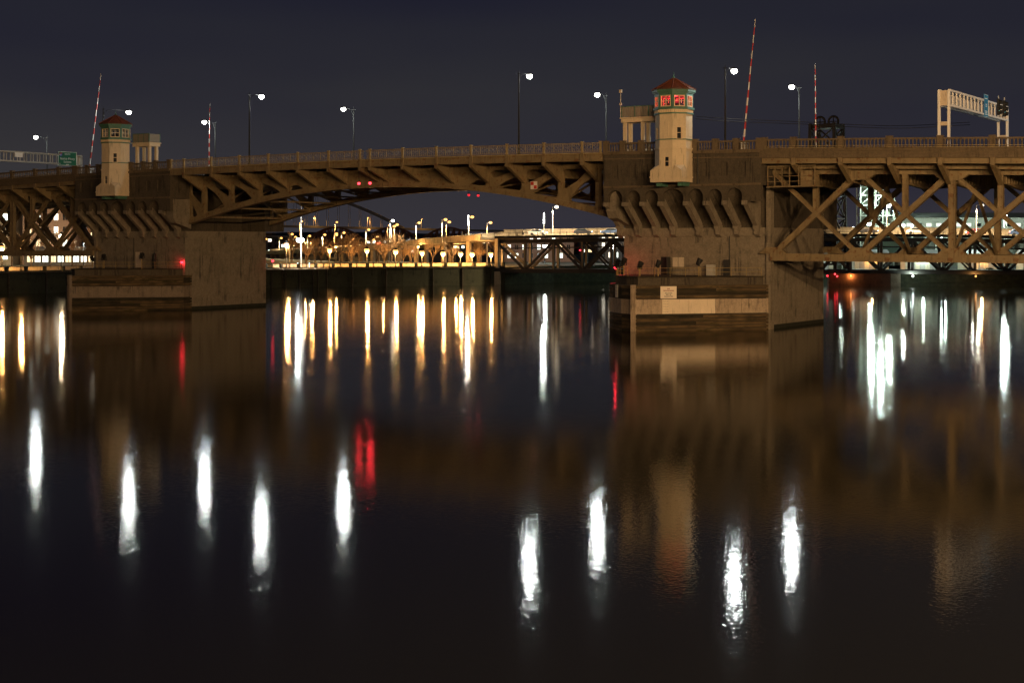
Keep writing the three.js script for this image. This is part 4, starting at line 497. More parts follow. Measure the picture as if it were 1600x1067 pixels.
[[-192.4, -58.8, 1.2], [-182.3, -55.8, 1.0], [-185.2, -63.4, 1.25], [-177.3, -62.6, 1.0]].forEach(([x, z, s], i) => tree(x, z, s, i * 2.1, 'bare winter tree behind the dim truss, before the lit buildings', 'bare trees before the lit buildings'));
tree(-205, -60, 2.9, 0.7, 'very tall bare tree rising above the parapet of the dim truss span');
structure('riverside_road', mb().bar([-196, TOP + 0.03, -60], [-176, TOP + 0.03, -110], 9, 0.06).bar([-176, TOP + 0.034, -110], [-150, TOP + 0.034, -160], 9, 0.06), M.asphalt);
structure('lawn_mound', mb().add(new THREE.SphereGeometry(1, 32, 10, 0, Math.PI * 2, 0, Math.PI / 2), new THREE.Matrix4().makeScale(16, 1.3, 26).setPosition(-158, TOP - 0.05, -140)), std(0.10, 0.11, 0.025, 0.95, { map: size(T.ground, 3) }));

// ---------------------------------------------------------------- lit buildings behind the dim truss
const winLit = [glow(1, 0.9, 0.7, 2.6), glow(0.9, 1, 0.85, 2.8), glow(1, 0.75, 0.4, 1.8)], winDark = std(0.03, 0.035, 0.04, 0.2);
M.brickPink = std(0.50, 0.34, 0.27, 0.85, { map: size(T.paint, 6) }); M.brickBrown = std(0.28, 0.16, 0.10, 0.9, { map: size(T.paint, 6) }); M.cream = std(0.55, 0.5, 0.4, 0.85, { map: size(T.paint, 6) }); M.grey = std(0.3, 0.3, 0.3, 0.85, { map: size(T.paint, 6) });
function building(at, ry, w, h, d, mat, rows, cols, litShare, label, seed, opt = {}) { const t = thing('building', label, 'building', at, 'lit buildings along the far bank'); ORG.set(t, [0, 0, 0]); t.rotation.y = ry; const r = rng(seed), fh = (h - 1) / rows, cw = (w - 1) / cols, ww = cw * (opt.wide ?? 0.5), wh = fh * (opt.tall ?? 0.5), holes = []; for (let j = 0; j < rows; j++) for (let i = 0; i < cols; i++) { const x = -w / 2 + 0.5 + (i + 0.5) * cw, y = 0.6 + (j + 0.52) * fh; holes.push([x, y]); }
  mb().prism([[-w / 2, 0], [w / 2, 0], [w / 2, h], [-w / 2, h]], -0.3, 0, holes.map(([x, y]) => [[x - ww / 2, y - wh / 2], [x + ww / 2, y - wh / 2], [x + ww / 2, y + wh / 2], [x - ww / 2, y + wh / 2]])).build('front_wall', mat, t); mb().b(-w / 2, w / 2, 0, h, -d, -0.5).build('block', mat, t); mb().b(-w / 2 - 0.3, w / 2 + 0.3, h, h + 0.5, -d - 0.3, 0.3).build('roof', M.grey, t);
  for (const [x, y] of holes) { const lit = r() < litShare; const p = mb().b(x - ww / 2, x + ww / 2, y - wh / 2, y + wh / 2, -0.3, -0.25).build(lit ? 'lit_window' : 'window', lit ? winLit[Math.floor(r() * 3)] : winDark, t); mb().b(x - 0.06, x + 0.06, y - wh / 2, y + wh / 2, -0.25, -0.18).build('mullion', mat, p); }
  return t; }
building([-243, TOP, -111], 0.57, 13, 18.5, 10, M.brickPink, 5, 5, 0.6, 'pink building with scattered lit windows behind the dim truss', 5);
building([-258, TOP, -103], 0.57, 14, 15, 10, M.cream, 4, 5, 0.8, 'cream building with lit windows behind bare trees', 9);
building([-232, TOP, -121.5], 0.57, 10, 20.5, 10, M.brickBrown, 6, 2, 0.75, 'brown car park building with wide lit openings', 12, { wide: 0.8, tall: 0.5 });
building([-222, TOP, -131], 0.57, 9, 12, 8, M.cream, 3, 3, 0.9, 'low cream building with lit windows beside the west pier', 15);
building([-214, TOP, -92], 0.57, 20, 4.6, 6, M.cream, 1, 10, 1, 'one-storey shop row with a band of lit windows at street level', 31, { wide: 0.75, tall: 0.7 });
[[-168, -241, 22, 9, M.brickPink, 3, 9, 0.45, 'long low pink building with lit windows behind the dark railway bridge', 21], [-148, -262, 18, 10, M.grey, 3, 8, 0.6, 'grey building with white lit windows behind the dark railway bridge', 22], [-128, -252, 15, 8, M.brickBrown, 3, 6, 0.5, 'brown building with lit windows close to the red-lit fender end', 23]].forEach(([x, z, w, h, m, a, b, l, lab, s]) => building([x, TOP, z], 0.57, w, h, 9, m, a, b, l, lab, s, { wide: 0.42, tall: 0.55 }));
for (const [x, z] of [[-150, -215], [-131, -222]]) parkLamp(x, z, 5, 'white lamp among the buildings behind the dark railway bridge', 'white lamps behind the railway bridge', 300, LED, M.ledGlow);

// ---------------------------------------------------------------- dark double-deck truss bridge and its ramp
M.blackSteel = std(0.035, 0.03, 0.028, 0.7, { map: size(T.steel, 5) }); M.rampConc = std(0.66, 0.58, 0.45, 0.85, { map: size(T.concrete, 8) });
const SB = { o: [-122, -148], u: [0.9195, -0.3932], n: [0.3932, 0.9195] };   // along, and towards the near side
const sb = (s, y, k = 0) => [SB.o[0] + SB.u[0] * s + SB.n[0] * k, y, SB.o[1] + SB.u[1] * s + SB.n[1] * k];
const up = (s) => 12.6 - 0.00016 * (s - 62) ** 2;
{ const t = thing('railway_bridge', 'black double-deck truss bridge crossing the river behind the main bridge', 'bridge', [-60, 0, -175]); const Lr = 175, pn = 7;
  for (let s = 0; s < Lr; s += 35) { const e = Math.min(Lr, s + 35); mb().bar(sb(s, up(s) - 0.5), sb(e, up(e) - 0.5), 14, 0.6, [...[SB.n[0], 0, SB.n[1]]]).build('upper_deck', M.asphalt, t); mb().bar(sb(s, 3.55), sb(e, 3.55), 9, 0.7).build('lower_deck', M.blackSteel, t); }
  for (const k of [-4.2, 4.2]) { for (let s = 0; s < Lr; s += 35) { const e = Math.min(Lr, s + 35); mb().bar(sb(s, up(s) - 1.5, k), sb(e, up(e) - 1.5, k), 0.7, 0.9).build('top_chord', M.blackSteel, t); mb().bar(sb(s, 3.3, k * 1.1), sb(e, 3.3, k * 1.1), 0.7, 0.8).build('bottom_chord', M.blackSteel, t); mb().bar(sb(s, up(s) - 3.2, k), sb(e, up(e) - 3.2, k), 0.3, 0.3).build('mid_rail', M.blackSteel, t); }
    for (let s = 0, i = 0; s < Lr - pn; s += pn, i++) { mb().bar(sb(s, 3.5, k), sb(s, up(s) - 1.5, k), 0.55, 0.55).build('post', M.blackSteel, t); const f = i % 2; mb().bar(sb(s, f ? 3.5 : up(s) - 1.6, k), sb(s + pn, f ? up(s + pn) - 1.6 : 3.5, k), 0.6, 0.6).build('diagonal', M.blackSteel, t); if (i % 4 === 3) mb().bar(sb(s, f ? up(s) - 1.6 : 3.5, k), sb(s + pn, f ? 3.5 : up(s + pn) - 1.6, k), 0.4, 0.4).build('diagonal', M.blackSteel, t); } }
  mb().bar(sb(0, up(0) + 0.5, 7), sb(62, up(62) + 0.5, 7), 0.08, 0.08).bar(sb(62, up(62) + 0.5, 7), sb(Lr, up(Lr) + 0.5, 7), 0.08, 0.08).build('railing', M.blackSteel, t); for (let s = 0; s < Lr; s += 3.5) mb().bar(sb(s, up(s) - 0.3, 7), sb(s, up(s) + 0.6, 7), 0.1, 0.1).build('rail_post', M.blackSteel, t);
  for (let s = 0; s < Lr; s += 35) { const e = Math.min(Lr, s + 35); mb().bar(sb(s, up(s) + 0.65, -6.9), sb(e, up(e) + 0.65, -6.9), 0.3, 1.7).build('sound_wall', M.rampConc, t); }
  for (const [s, w] of [[86, 14]]) { mb().bar(sb(s - w / 2, 1, 0.5), sb(s + w / 2, 1, 0.5), 10, 4.0).build('pier', std(0.22, 0.09, 0.05, 0.9, { map: size(T.concrete, 6) }), t); mb().bar(sb(s + w / 2, 1, 1.5), sb(s + w / 2 + 2.2, 1, 1.5), 8, 4.0).build('pier', M.concrete, t); }
  mb().bar(sb(36, 1, 0), sb(42, 1, 0), 10, 4).build('pier', M.concreteDark, t); mb().bar(sb(-3, 1, 0), sb(1, 1, 0), 10, 4.4).build('abutment', M.rampConc, t); mb().bar(sb(0.2, 4, 4.6), sb(0.2, up(0) - 0.8, 4.6), 0.9, 0.9).build('portal_post', M.rampConc, t);
}
for (const [s, y, k, lab] of [[78.6, 2.5, 6.2, 'red light on the dark railway bridge pier, lowest and beside the tan pier'], [80.3, 2.9, 6.2, 'red light on the dark railway bridge pier, upper of a close pair'], [80.8, 2.4, 6.2, 'red light on the dark railway bridge pier, lower of a close pair'], [20.5, 8.4, 5, 'small red signal inside the dark railway truss']]) navLight(sb(s, y, k), lab, 0, 2.5);
{ const t = thing('lift_tower', 'black lattice lift tower of the railway bridge rising behind the parapet', 'tower', [-52.7, 0, -187]); const cx = -52.7, cz = -187, w = (y) => 3.7 - 0.018 * y; for (const [i, j] of [[-1, -1], [-1, 1], [1, -1], [1, 1]]) mb().bar([cx + i * w(3), 3, cz + j * w(3)], [cx + i * w(39), 39, cz + j * w(39)], 0.7, 0.7).build('leg', M.blackSteel, t); for (let y = 5; y < 38; y += 5.5) for (const [a, c] of [[[-1, -1], [1, -1]], [[-1, 1], [1, 1]], [[-1, -1], [-1, 1]], [[1, -1], [1, 1]]]) mb().bar([cx + a[0] * w(y), y, cz + a[1] * w(y)], [cx + c[0] * w(y + 5.5), y + 5.5, cz + c[1] * w(y + 5.5)], 0.35, 0.35).bar([cx + c[0] * w(y), y, cz + c[1] * w(y)], [cx + a[0] * w(y + 5.5), y + 5.5, cz + a[1] * w(y + 5.5)], 0.35, 0.35).bar([cx + a[0] * w(y), y, cz + a[1] * w(y)], [cx + c[0] * w(y), y, cz + c[1] * w(y)], 0.4, 0.4).build('bracing', M.blackSteel, t); mb().b(cx - 3.3, cx + 3.3, 37.8, 38.8, cz - 3, cz + 3).build('machine_deck', M.blackSteel, t); for (const e of [-1.7, 1.7]) mb().add(new THREE.TorusGeometry(1.25, 0.28, 6, 16), new THREE.Matrix4().makeTranslation(cx + e, 39.5, cz)).bar([cx + e - 1.2, 39.5, cz], [cx + e + 1.2, 39.5, cz], 0.2, 0.2).bar([cx + e, 38.3, cz], [cx + e, 40.7, cz], 0.2, 0.2).build('sheave', M.blackSteel, t); }
const RAMP_LAMPS = [];
{ // ramp from the railway bridge down to the park roads
  const P = [[-121.9, 11.6, -149.1], [-151.6, 10.8, -168.1], [-187.3, 9.3, -192.7], [-238, 7.9, -231.5], [-290.2, 7.0, -269.3], [-345.3, 6.0, -305.2]]; const t = thing('road_ramp', 'pale concrete ramp curving down from the dark railway bridge behind the park', 'ramp', [-190, TOP, -195]);
  for (let i = 0; i < P.length - 1; i++) { const a = P[i], c = P[i + 1], d = V3(c).sub(V3(a)), n = [-d.z, 0, d.x], l = Math.hypot(d.x, d.z), o = [n[0] / l, n[2] / l], sgn = o[1] > 0 ? 1 : -1, off = (p, k, h) => [p[0] + o[0] * k * sgn, p[1] + h, p[2] + o[1] * k * sgn]; mb().bar(off(a, 0, -0.5), off(c, 0, -0.5), 12, 0.7, [o[0], 0, o[1]]).build('deck', M.rampConc, t); mb().bar(off(a, 5.8, 0.2), off(c, 5.8, 0.2), 0.3, 0.8).build('parapet', M.rampConc, t); mb().bar(off(a, -5.8, 0.7), off(c, -5.8, 0.7), 0.3, 1.8).build('parapet', M.rampConc, t); const m = Math.max(2, Math.round(l / 14)); for (let k = 1; k < m; k++) { const p = [a[0] + d.x * k / m, a[1] + d.y * k / m, a[2] + d.z * k / m]; for (const e of [-4, 4]) { const q = off(p, e, 0); mb().b(q[0] - 0.5, q[0] + 0.5, TOP, q[1] - 0.8, q[2] - 0.5, q[2] + 0.5).build('column', M.rampConc, t); } for (const e of [5.8]) { const q = off(p, e, 0.6); mb().b(q[0] - 0.08, q[0] + 0.08, q[1], q[1] + 0.9, q[2] - 0.08, q[2] + 0.08).build('fence_post', M.blackSteel, t); } } for (let k = 0; k < (i < 3 ? 2 : 3); k++) { const f = (k + 0.5) / (i < 3 ? 2 : 3), p = off([a[0] + d.x * f, a[1] + d.y * f, a[2] + d.z * f], 5.3, 0); RAMP_LAMPS.push(p); } }
}
function roadLight(x, y0, y, z, label, group, color, mat, cd) { const t = thing('tall_road_lamp', label, 'street lamp', [x, y0, z], group); ORG.set(t, [0, 0, 0]); const h = y - y0; mb().tube([0, 0, 0], [0, h, 0], 0.12, 0.07, 6).build('pole', M.galv, t); mb().bar([0, h, 0], [1.2, h + 0.15, 0.3], 0.08, 0.08).build('arm', M.galv, t); mb().add(new THREE.SphereGeometry(0.42, 10, 8), new THREE.Matrix4().makeScale(1.2, 0.8, 1).setPosition(1.3, h, 0.3)).build('lamp_lens', mat, t); { const l = new THREE.SpotLight(color, cd * 1.6, 0, 1.4, 0.2, 2); l.position.set(1.3, h - 0.6, 0.3); l.target.position.set(1.3, 0, 0.3); l.castShadow = true; l.shadow.radius = 12; l.name = 'lamp_light'; t.add(l, l.target); } return t; }
const AG = 'amber lamps along the ramp and roads behind the park';
[[-233.9, 12.9, -198.5], [-254.1, 13.4, -245], [-224, 11.3, -216.7], [-212.3, 11.1, -212.4], [-188, 15.5, -192.3], [-180, 11, -197.4], [-163.6, 16, -184.2], [-316.9, 18.8, -299.7], [-305.1, 18.5, -307.3], [-311.7, 17.7, -350.5], [-141, 15.5, -171], [-205, 12, -205], [-268, 13, -262]].forEach(([x, y, z]) => roadLight(x, TOP, y, z, 'small amber lamp on a thin pole along the ramp behind the park', AG, SODIUM, M.sodiumGlow, 600));
RAMP_LAMPS.forEach(([x, y, z]) => roadLight(x, y - 0.1, y + 5.2, z, 'warm lamp on the near parapet of the pale ramp', 'warm lamps along the ramp parapet', WARM, M.sodiumGlow, 900));
roadLight(-183, TOP, 16.5, -183.6, 'white lamp on a tall pole behind the amber promenade lamps', undefined, LED, M.ledGlow, 350);
for (const s of [14, 34, 54, 92, 112, 132]) roadLight(...(([x, , z]) => [x, up(s) - 0.2, up(s) + 6.5, z])(sb(s, 0, 6.3)), 'lamp on a pole above the deck of the dark railway bridge', 'lamps on the railway bridge deck', WARM, glow(1, 0.85, 0.6, 5), 1700);
for (const [x, z, y0, y1, lab] of [[-144.2, -166.9, 10, 17.4, 'slim white light column on the ramp end beside the dark truss'], [-115.4, -158.1, 11.5, 17.6, 'slim white light column above the dark truss deck']]) { const t = thing('light_column', lab, 'light column', [x, y0, z], 'slim white light columns'); ORG.set(t, [0, 0, 0]); mb().tube([0, 0, 0], [0, y1 - y0 - 2.6, 0], 0.12, 0.1, 8).build('post', M.galv, t); mb().tube([0, y1 - y0 - 2.6, 0], [0, y1 - y0, 0], 0.17, 0.13, 8).build('light_tube', M.ledGlow, t); lamp(0, y1 - y0 - 1.2, 0.5, LED, 160, t, 12); }

// cars on the railway bridge deck and the ramp, standing
const CARM = [std(0.5, 0.5, 0.5, 0.35), std(0.3, 0.03, 0.03, 0.35), std(0.03, 0.03, 0.04, 0.35), std(0.05, 0.09, 0.2, 0.35)];
const carGlass = std(0.02, 0.025, 0.03, 0.1), tail = glow(1, 0.03, 0.02, 4), head = glow(1, 0.93, 0.75, 12);
function car(p, q, m, label) { const t = thing('car', label, 'car', p, 'cars on the decks behind the main bridge'); ORG.set(t, [0, 0, 0]); t.rotation.y = q; mb().prism(rounded([[-2.2, 0.32], [2.2, 0.32], [2.25, 0.75], [1.2, 0.95], [0.55, 1.45], [-1.1, 1.48], [-1.95, 1.0], [-2.25, 0.9]], 0.2), -0.85, 0.85).build('body', CARM[m], t); mb().prism([[1.05, 0.97], [0.5, 1.4], [-1.05, 1.42], [-1.75, 1.0]], -0.87, 0.87).build('window', carGlass, t); for (const x of [-1.35, 1.35]) for (const z of [-0.8, 0.8]) mb().tube([x, 0.33, z - 0.1], [x, 0.33, z + 0.1], 0.33, 0.33, 12).build('wheel', M.black, t); for (const z of [-0.6, 0.6]) { mb().box(2.2, 0.68, z, 0.14, 0.2, 0.4).build('headlight', head, t); mb().box(-2.22, 0.8, z, 0.1, 0.18, 0.4).build('tail_light', tail, t); } const l = new THREE.SpotLight(WARM, 700, 0, 0.45, 0.6, 2); l.position.set(2.5, 0.7, 0); l.target.position.set(12, 0.4, 0); l.castShadow = true; l.shadow.radius = 6; l.name = 'headlight_beam'; t.add(l, l.target); return t; }
const ang = Math.atan2(-SB.u[1], SB.u[0]);
[[10, 3.4, 1, 0], [21, 3.4, 1, 2], [36, 3.4, 1, 1], [46, -2, 0, 0], [27, -2, 0, 3], [88, 3.4, 1, 2], [99, 3.4, 1, 0], [113, -2, 0, 1], [122, 3.4, 1, 3]].forEach(([s, k, e, m]) => car(sb(s, up(s) - 0.2, k), e ? ang : ang + Math.PI, m, ['silver', 'red', 'black', 'blue'][m] + ' car on the deck of the dark railway bridge'));
[[-140, 11.0, -161, 1, 0], [-165, 10.15, -177.5, 0, 2], [-178, 9.65, -186.5, 1, 3], [-205, 8.75, -206.5, 0, 1], [-226, 8.2, -222.5, 1, 0]].forEach(([x, y, z, e, m]) => car([x, y, z], e ? 2.55 : 2.55 + Math.PI, m, ['silver', 'red', 'black', 'blue'][m] + ' car on the pale ramp behind the park'));

// ---------------------------------------------------------------- far bridges and hills
M.farSteel = std(0.42, 0.40, 0.30, 0.7); M.rust = std(0.20, 0.09, 0.05, 0.8);
{ const t = thing('tied_arch_bridge', 'distant pale tied-arch bridge with thin hangers', 'bridge', [-800, 0, -940]); const dir = [0.8417, -0.5399], at = (a, y, k = 0) => [-798.2 + dir[0] * a + 0.54 * k, y, -941.4 + dir[1] * a + 0.842 * k]; const dk2 = (a) => 24.4 - 0.022 * a, arch = (a) => 24 + 42 * (1 - ((a + 110) / 152) ** 2) + 0; const pts = []; for (let i = 0; i <= 30; i++) pts.push(-262 + i * (304 / 30)); for (const k of [-8, 8]) { const b = mb(); for (let i = 0; i < 30; i++) b.bar(at(pts[i], arch(pts[i]), k), at(pts[i + 1], arch(pts[i + 1]), k), 1.6, 2.6); b.build('arch', M.farSteel, t); for (let i = 1; i < 30; i++) mb().bar(at(pts[i], dk2(pts[i]), k), at(pts[i], arch(pts[i]), k), 0.25, 0.25).build('hanger', M.farSteel, t); } mb().bar(at(-300, dk2(-300)), at(160, dk2(160)), 18, 2.0).build('deck', M.farSteel, t); for (const a of [-262, 42, 100, 150]) mb().bar(at(a, 0), at(a, dk2(a)), 4, 4).build('pier', M.farSteel, t); }
{ const t = thing('red_truss_bridge', 'distant rust-red low truss bridge behind the park lamps', 'bridge', [-400, 0, -480]); const Q = [[-445.4, -454.9], [-369, -503.9]], at = (u, y, k = 0) => [Q[0][0] + (Q[1][0] - Q[0][0]) * u + 0.54 * k, y, Q[0][1] + (Q[1][1] - Q[0][1]) * u + 0.84 * k]; const tp = (u) => 12 + 6.5 * Math.sin(Math.PI * Math.min(1, Math.max(0, ((u * 3) % 1)))); for (const k of [-5, 5]) for (let i = 0; i < 30; i++) { const a = i / 30, c = (i + 1) / 30; mb().bar(at(a, tp(a), k), at(c, tp(c - 1e-4), k), 0.8, 0.8).build('top_chord', M.rust, t); mb().bar(at(a, 10.5, k), at(c, tp(c - 1e-4), k), 0.4, 0.4).build('diagonal', M.rust, t); mb().bar(at(a, 10.5, k), at(a, tp(a), k), 0.5, 0.5).build('post', M.rust, t); } mb().bar(at(-1, 10), at(2, 10), 11, 1.2).build('deck', M.rust, t); for (const u of [-0.6, 0, 0.333, 0.667, 1, 1.6]) mb().bar(at(u, 0), at(u, 9.6), 4, 4).build('pier', M.concreteDark, t); }
M.hill = std(0.05, 0.05, 0.045, 1); { const b = mb(), N = 90, n = fbm(77, 9, 1, 4), P = []; for (let i = 0; i <= N; i++) { const a = -0.25 + 1.55 * i / N, R = 2450; P.push([78 - Math.sin(a) * R, 159 - Math.cos(a) * R, 12 + 26 * n(i / N, 0.3) * smooth(0, 0.25, i / N)]); } for (let i = 0; i < N; i++) { const [x0, z0, h0] = P[i], [x1, z1, h1] = P[i + 1]; b.quad([x0, 0, z0], [x1, 0, z1], [x1 * 1.06, h1, z1 * 1.06], [x0 * 1.06, h0, z0 * 1.06]).quad([x0 * 1.06, h0, z0 * 1.06], [x1 * 1.06, h1, z1 * 1.06], [x1 * 1.3, h1 * 0.8, z1 * 1.3], [x0 * 1.3, h0 * 0.8, z0 * 1.3]); } structure('hills', b, M.hill); }

// ================================================================ EAST BANK BEHIND: GRAIN ELEVATOR
M.metalPale = std(0.5, 0.55, 0.5, 0.6, { map: size(T.paint, 5) }); M.silo = std(0.32, 0.36, 0.32, 0.85, { map: size(T.concrete, 9) });
{ const t = thing('grain_elevator', 'floodlit grain elevator with scaffold tower, silos and a long gallery', 'grain elevator', [-62, 3, -312]); ORG.set(t, [0, 0, 0]); t.rotation.y = 0.57;
  // local: x along the picture's right, z towards the river; tower at left
  const R = rng(44);
  for (let k = 0; k < 15; k++) mb().tube([-16 + k * 4.3, 0, -4], [-16 + k * 4.3, 10.5, -4], 2.1, 2.1, 20).build('silo', M.silo, t);
  for (let k = 0; k < 15; k++) mb().tube([-14 + k * 4.3, 0, -8], [-14 + k * 4.3, 10.5, -8], 2.1, 2.1, 14).build('silo', M.silo, t);
  mb().b(-18, 47, 10.5, 11.0, -10.5, -1.6).build('silo_cap', M.silo, t);
  const hol = []; for (let k = 0; k < 20; k++) hol.push([-16 + k * 3.15, 12.9]); mb().prism([[-18, 11], [47, 11], [47, 15.2], [-18, 15.2]], -2.6, -2.3, hol.map(([x, y]) => [[x - 0.9, y - 0.55], [x + 0.9, y - 0.55], [x + 0.9, y + 0.55], [x - 0.9, y + 0.55]])).build('gallery_wall', M.metalPale, t); mb().b(-18, 47, 11, 15.2, -9, -3).build('gallery_block', M.metalPale, t); mb().side([[-1.9, 15.2], [-5.5, 16.8], [-9.3, 15.2]], -18.5, 47.5).build('gallery_roof', std(0.12, 0.13, 0.12, 0.8), t);
  hol.forEach(([x, y], i) => mb().b(x - 0.9, x + 0.9, y - 0.55, y + 0.55, -2.95, -2.85).build(i % 3 ? 'lit_window' : 'window', i % 3 ? glow(0.95, 1, 0.85, 1.1) : winDark, t));
  // scaffold head house
  for (const x of [-26, -22.5, -19, -15.5]) for (const z of [-4, 1]) mb().bar([x, 0, z], [x, 28.5 - (x > -18 ? 7 : 0), z], 0.35, 0.35).build('scaffold_post', M.metalPale, t);
  for (let y = 3; y < 28; y += 3.2) { const e = y > 21 ? -19 : -15.5; for (const z of [-4, 1]) { mb().bar([-26, y, z], [e, y, z], 0.25, 0.25).build('scaffold_beam', M.metalPale, t); for (const [a, c] of [[-26, -22.5], [-22.5, -19]]) mb().bar([a, y, z], [c, y + 3.2, z], 0.16, 0.16).build('scaffold_brace', M.metalPale, t); } mb().b(-26, e, y, y + 0.1, -4, 1).build('scaffold_floor', M.metalPale, t); }
  mb().b(-25.2, -23.2, 3, 26, -3.8, -1.6).b(-18.2, -16.3, 9, 17.5, -3.4, -0.8).build('head_house', std(0.22, 0.27, 0.24, 0.8, { map: size(T.concrete, 5) }), t);
  mb().tube([-20.8, 0, -1.5], [-20.8, 30, -1.5], 0.6, 0.6, 10).build('leg_pipe', M.metalPale, t); mb().bar([-20.8, 29, -1.5], [-14, 19.5, -1.5], 0.7, 0.7).build('spout', M.metalPale, t);
  // sloping conveyor truss
  for (const z of [3, 4.8]) for (const o of [0, 1.6]) mb().bar([-22, 12.4 + o, z], [4, 6.6 + o, z], 0.22, 0.22).build('conveyor_chord', M.metalPale, t); for (let k = 0; k < 13; k++) mb().bar([-22 + k * 2, 12.4 - k * 0.446, 4.8], [-20 + k * 2, 13.55 - k * 0.446, 4.8], 0.14, 0.14).bar([-22 + k * 2, 12.4 - k * 0.446, 4.8], [-22 + k * 2, 14 - k * 0.446, 4.8], 0.14, 0.14).build('conveyor_web', M.metalPale, t); for (const x of [-12, -3]) mb().bar([x, 0, 3.9], [x, 12 - (x + 22) * 0.223, 3.9], 0.4, 0.4).build('conveyor_leg', M.metalPale, t);
  mb().b(-24, -12, 4, 10.5, 6, 12).b(-24.4, -11.6, 10.5, 10.9, 5.6, 12.4).build('dust_shed', std(0.16, 0.26, 0.2, 0.8), t);
  for (const [x, y, z, c] of [[-17.2, 18.8, 1.4, 900], [-23, 22.5, 2.2, 900], [-24.5, 13, 6, 300], [-14, 12.6, 6.5, 500], [-20, 27.5, 2.2, 600], [9, 8.6, 2.5, 350], [26, 8.5, 2.5, 350], [-1, 10, 6, 400]]) { mb().box(x, y, z, 0.9, 0.8, 0.4).build('flood_light', M.whiteGlow, t); lamp(x, y, z + 0.6, COOL, c * 0.65, t, 12); }
}
for (const [x, y, z, cd, lab] of [[-53.3, 13.5, -207.4, 700, 'dazzling white lamp left of the scaffold tower, behind the truss'], [-22.3, 17.2, -233.2, 900, 'dazzling white lamp in front of the silo gallery'], [-23.5, 18.6, -240, 500, 'white floodlight just above the dazzling lamp before the silos'], [-55.9, 12.3, -206, 260, 'smaller white yard light beside the brick-red bridge pier'], [-58.3, 15.2, -235, 420, 'white yard light between the scaffold tower and the conveyor'], [-48.9, 14.8, -241, 420, 'white yard light under the sloping conveyor'], [-34.9, 12.3, -221, 260, 'small white yard light low before the silos'], [-28, 12.3, -231, 260, 'small white yard light among the silos below the gallery']]) { const t = thing('yard_light', lab, 'floodlight', [x, 3, z], 'white yard lights by the grain elevator'); ORG.set(t, [0, 0, 0]); mb().tube([0, 0, 0], [0, y - 3, 0], 0.16, 0.1, 8).build('pole', M.galv, t); mb().add(new THREE.SphereGeometry(cd > 450 ? 0.75 : 0.4, 12, 10), new THREE.Matrix4().setPosition(0, y - 3, 0.3)).build('lamp_lens', M.whiteGlow, t); lamp(0, y - 4.0, 0.6, COOL, cd * 0.6, t, 20); }
// low lit yard under the railway bridge
[[-70, -225, 1], [-55, -226, 0], [-42, -228, 1], [-28, -232, 0], [-14, -236, 1]].forEach(([x, z, k], i) => { const t = thing('yard_building', ['small amber-lit shed seen under the dark railway bridge', 'small white-lit shed seen under the dark railway bridge'][k], 'shed', [x, 3, z], 'lit sheds seen under the railway bridge'); ORG.set(t, [0, 0, 0]); t.rotation.y = 0.57; mb().b(-4.5, 4.5, 0, 4.2, -5, 0).build('wall', M.cream, t); mb().side([[0.4, 4.2], [-2.5, 5.4], [-5.4, 4.2]], -4.8, 4.8).build('roof', M.grey, t); for (const a of [-2.6, 0, 2.6]) mb().b(a - 0.7, a + 0.7, 0.2, 2.8, 0.0, 0.06).build('door', M.grey, t); mb().box(0, 3.4, 0.2, 0.5, 0.3, 0.3).build('wall_light', k ? M.whiteGlow : M.sodiumGlow, t); lamp(0, 3.3, 0.9, k ? COOL : SODIUM, 120, t, 8); });
// shrubs on the bank
M.leaf = std(0.05, 0.09, 0.03, 0.9, { side: THREE.DoubleSide });
{ const mk = (seed) => { const r = rng(seed), b = mb(); for (let i = 0; i < 420; i++) { const a = r() * 6.283, e = Math.acos(1 - r()), R = 1.6 * Math.cbrt(0.3 + 0.7 * r()), p = [R * Math.sin(e) * Math.cos(a), 0.2 + R * 0.85 * Math.cos(e), R * Math.sin(e) * Math.sin(a)], s = 0.12 + 0.16 * r(), u = new THREE.Vector3(r() - 0.5, r() - 0.5, r() - 0.5).normalize(), w = u.clone().cross(new THREE.Vector3(r() - 0.5, r() - 0.5, r() - 0.5)).normalize(); b.tri([[p[0] + u.x * s, p[1] + u.y * s, p[2] + u.z * s], [p[0] - u.x * s, p[1] - u.y * s, p[2] - u.z * s], [p[0] + w.x * s * 1.6, p[1] + w.y * s * 1.6, p[2] + w.z * s * 1.6]]); } return b.geo(); }; const G = [mk(3), mk(8)]; [[-36.5, -189.7], [-33.6, -192.7], [-30.1, -193.8], [-26.6, -194.8], [-23.7, -197.9], [-19.9, -197.9], [-17.9, -201.6], [-13.2, -203.5], [-32, -191], [-28.4, -192.4]].forEach(([x, z], i) => { const t = thing('shrub', 'leafy green shrub on the bank below the dark railway bridge', 'shrub', [x, 2.4 - (i % 3) * 0.5, z], 'shrubs on the bank'); const o = new THREE.Mesh(G[i % 2], M.leaf); o.name = 'foliage'; o.castShadow = true; t.add(o); t.scale.setScalar(0.8 + (i % 4) * 0.15); t.rotation.y = i; mb().tube([0, -0.8, 0], [0, 0.8, 0], 0.08, 0.05, 5).g.forEach((g) => { const m = new THREE.Mesh(g, M.bark); m.name = 'stem'; t.add(m); }); }); }
structure('bank_slope', mb().tri([[-41, -0.6, -185], [-29, -0.6, -189.5], [-30, 3.0, -193], [-41, -0.6, -185], [-30, 3.0, -193], [-42, 3.0, -189], [-29, -0.6, -189.5], [-8, -0.6, -198], [-9, 3.0, -201.5], [-29, -0.6, -189.5], [-9, 3.0, -201.5], [-30, 3.0, -193], [-8, -0.6, -198], [30, -0.6, -212], [29, 3, -216], [-8, -0.6, -198], [29, 3, -216], [-9, 3, -201.5]]), M.bankSoil);

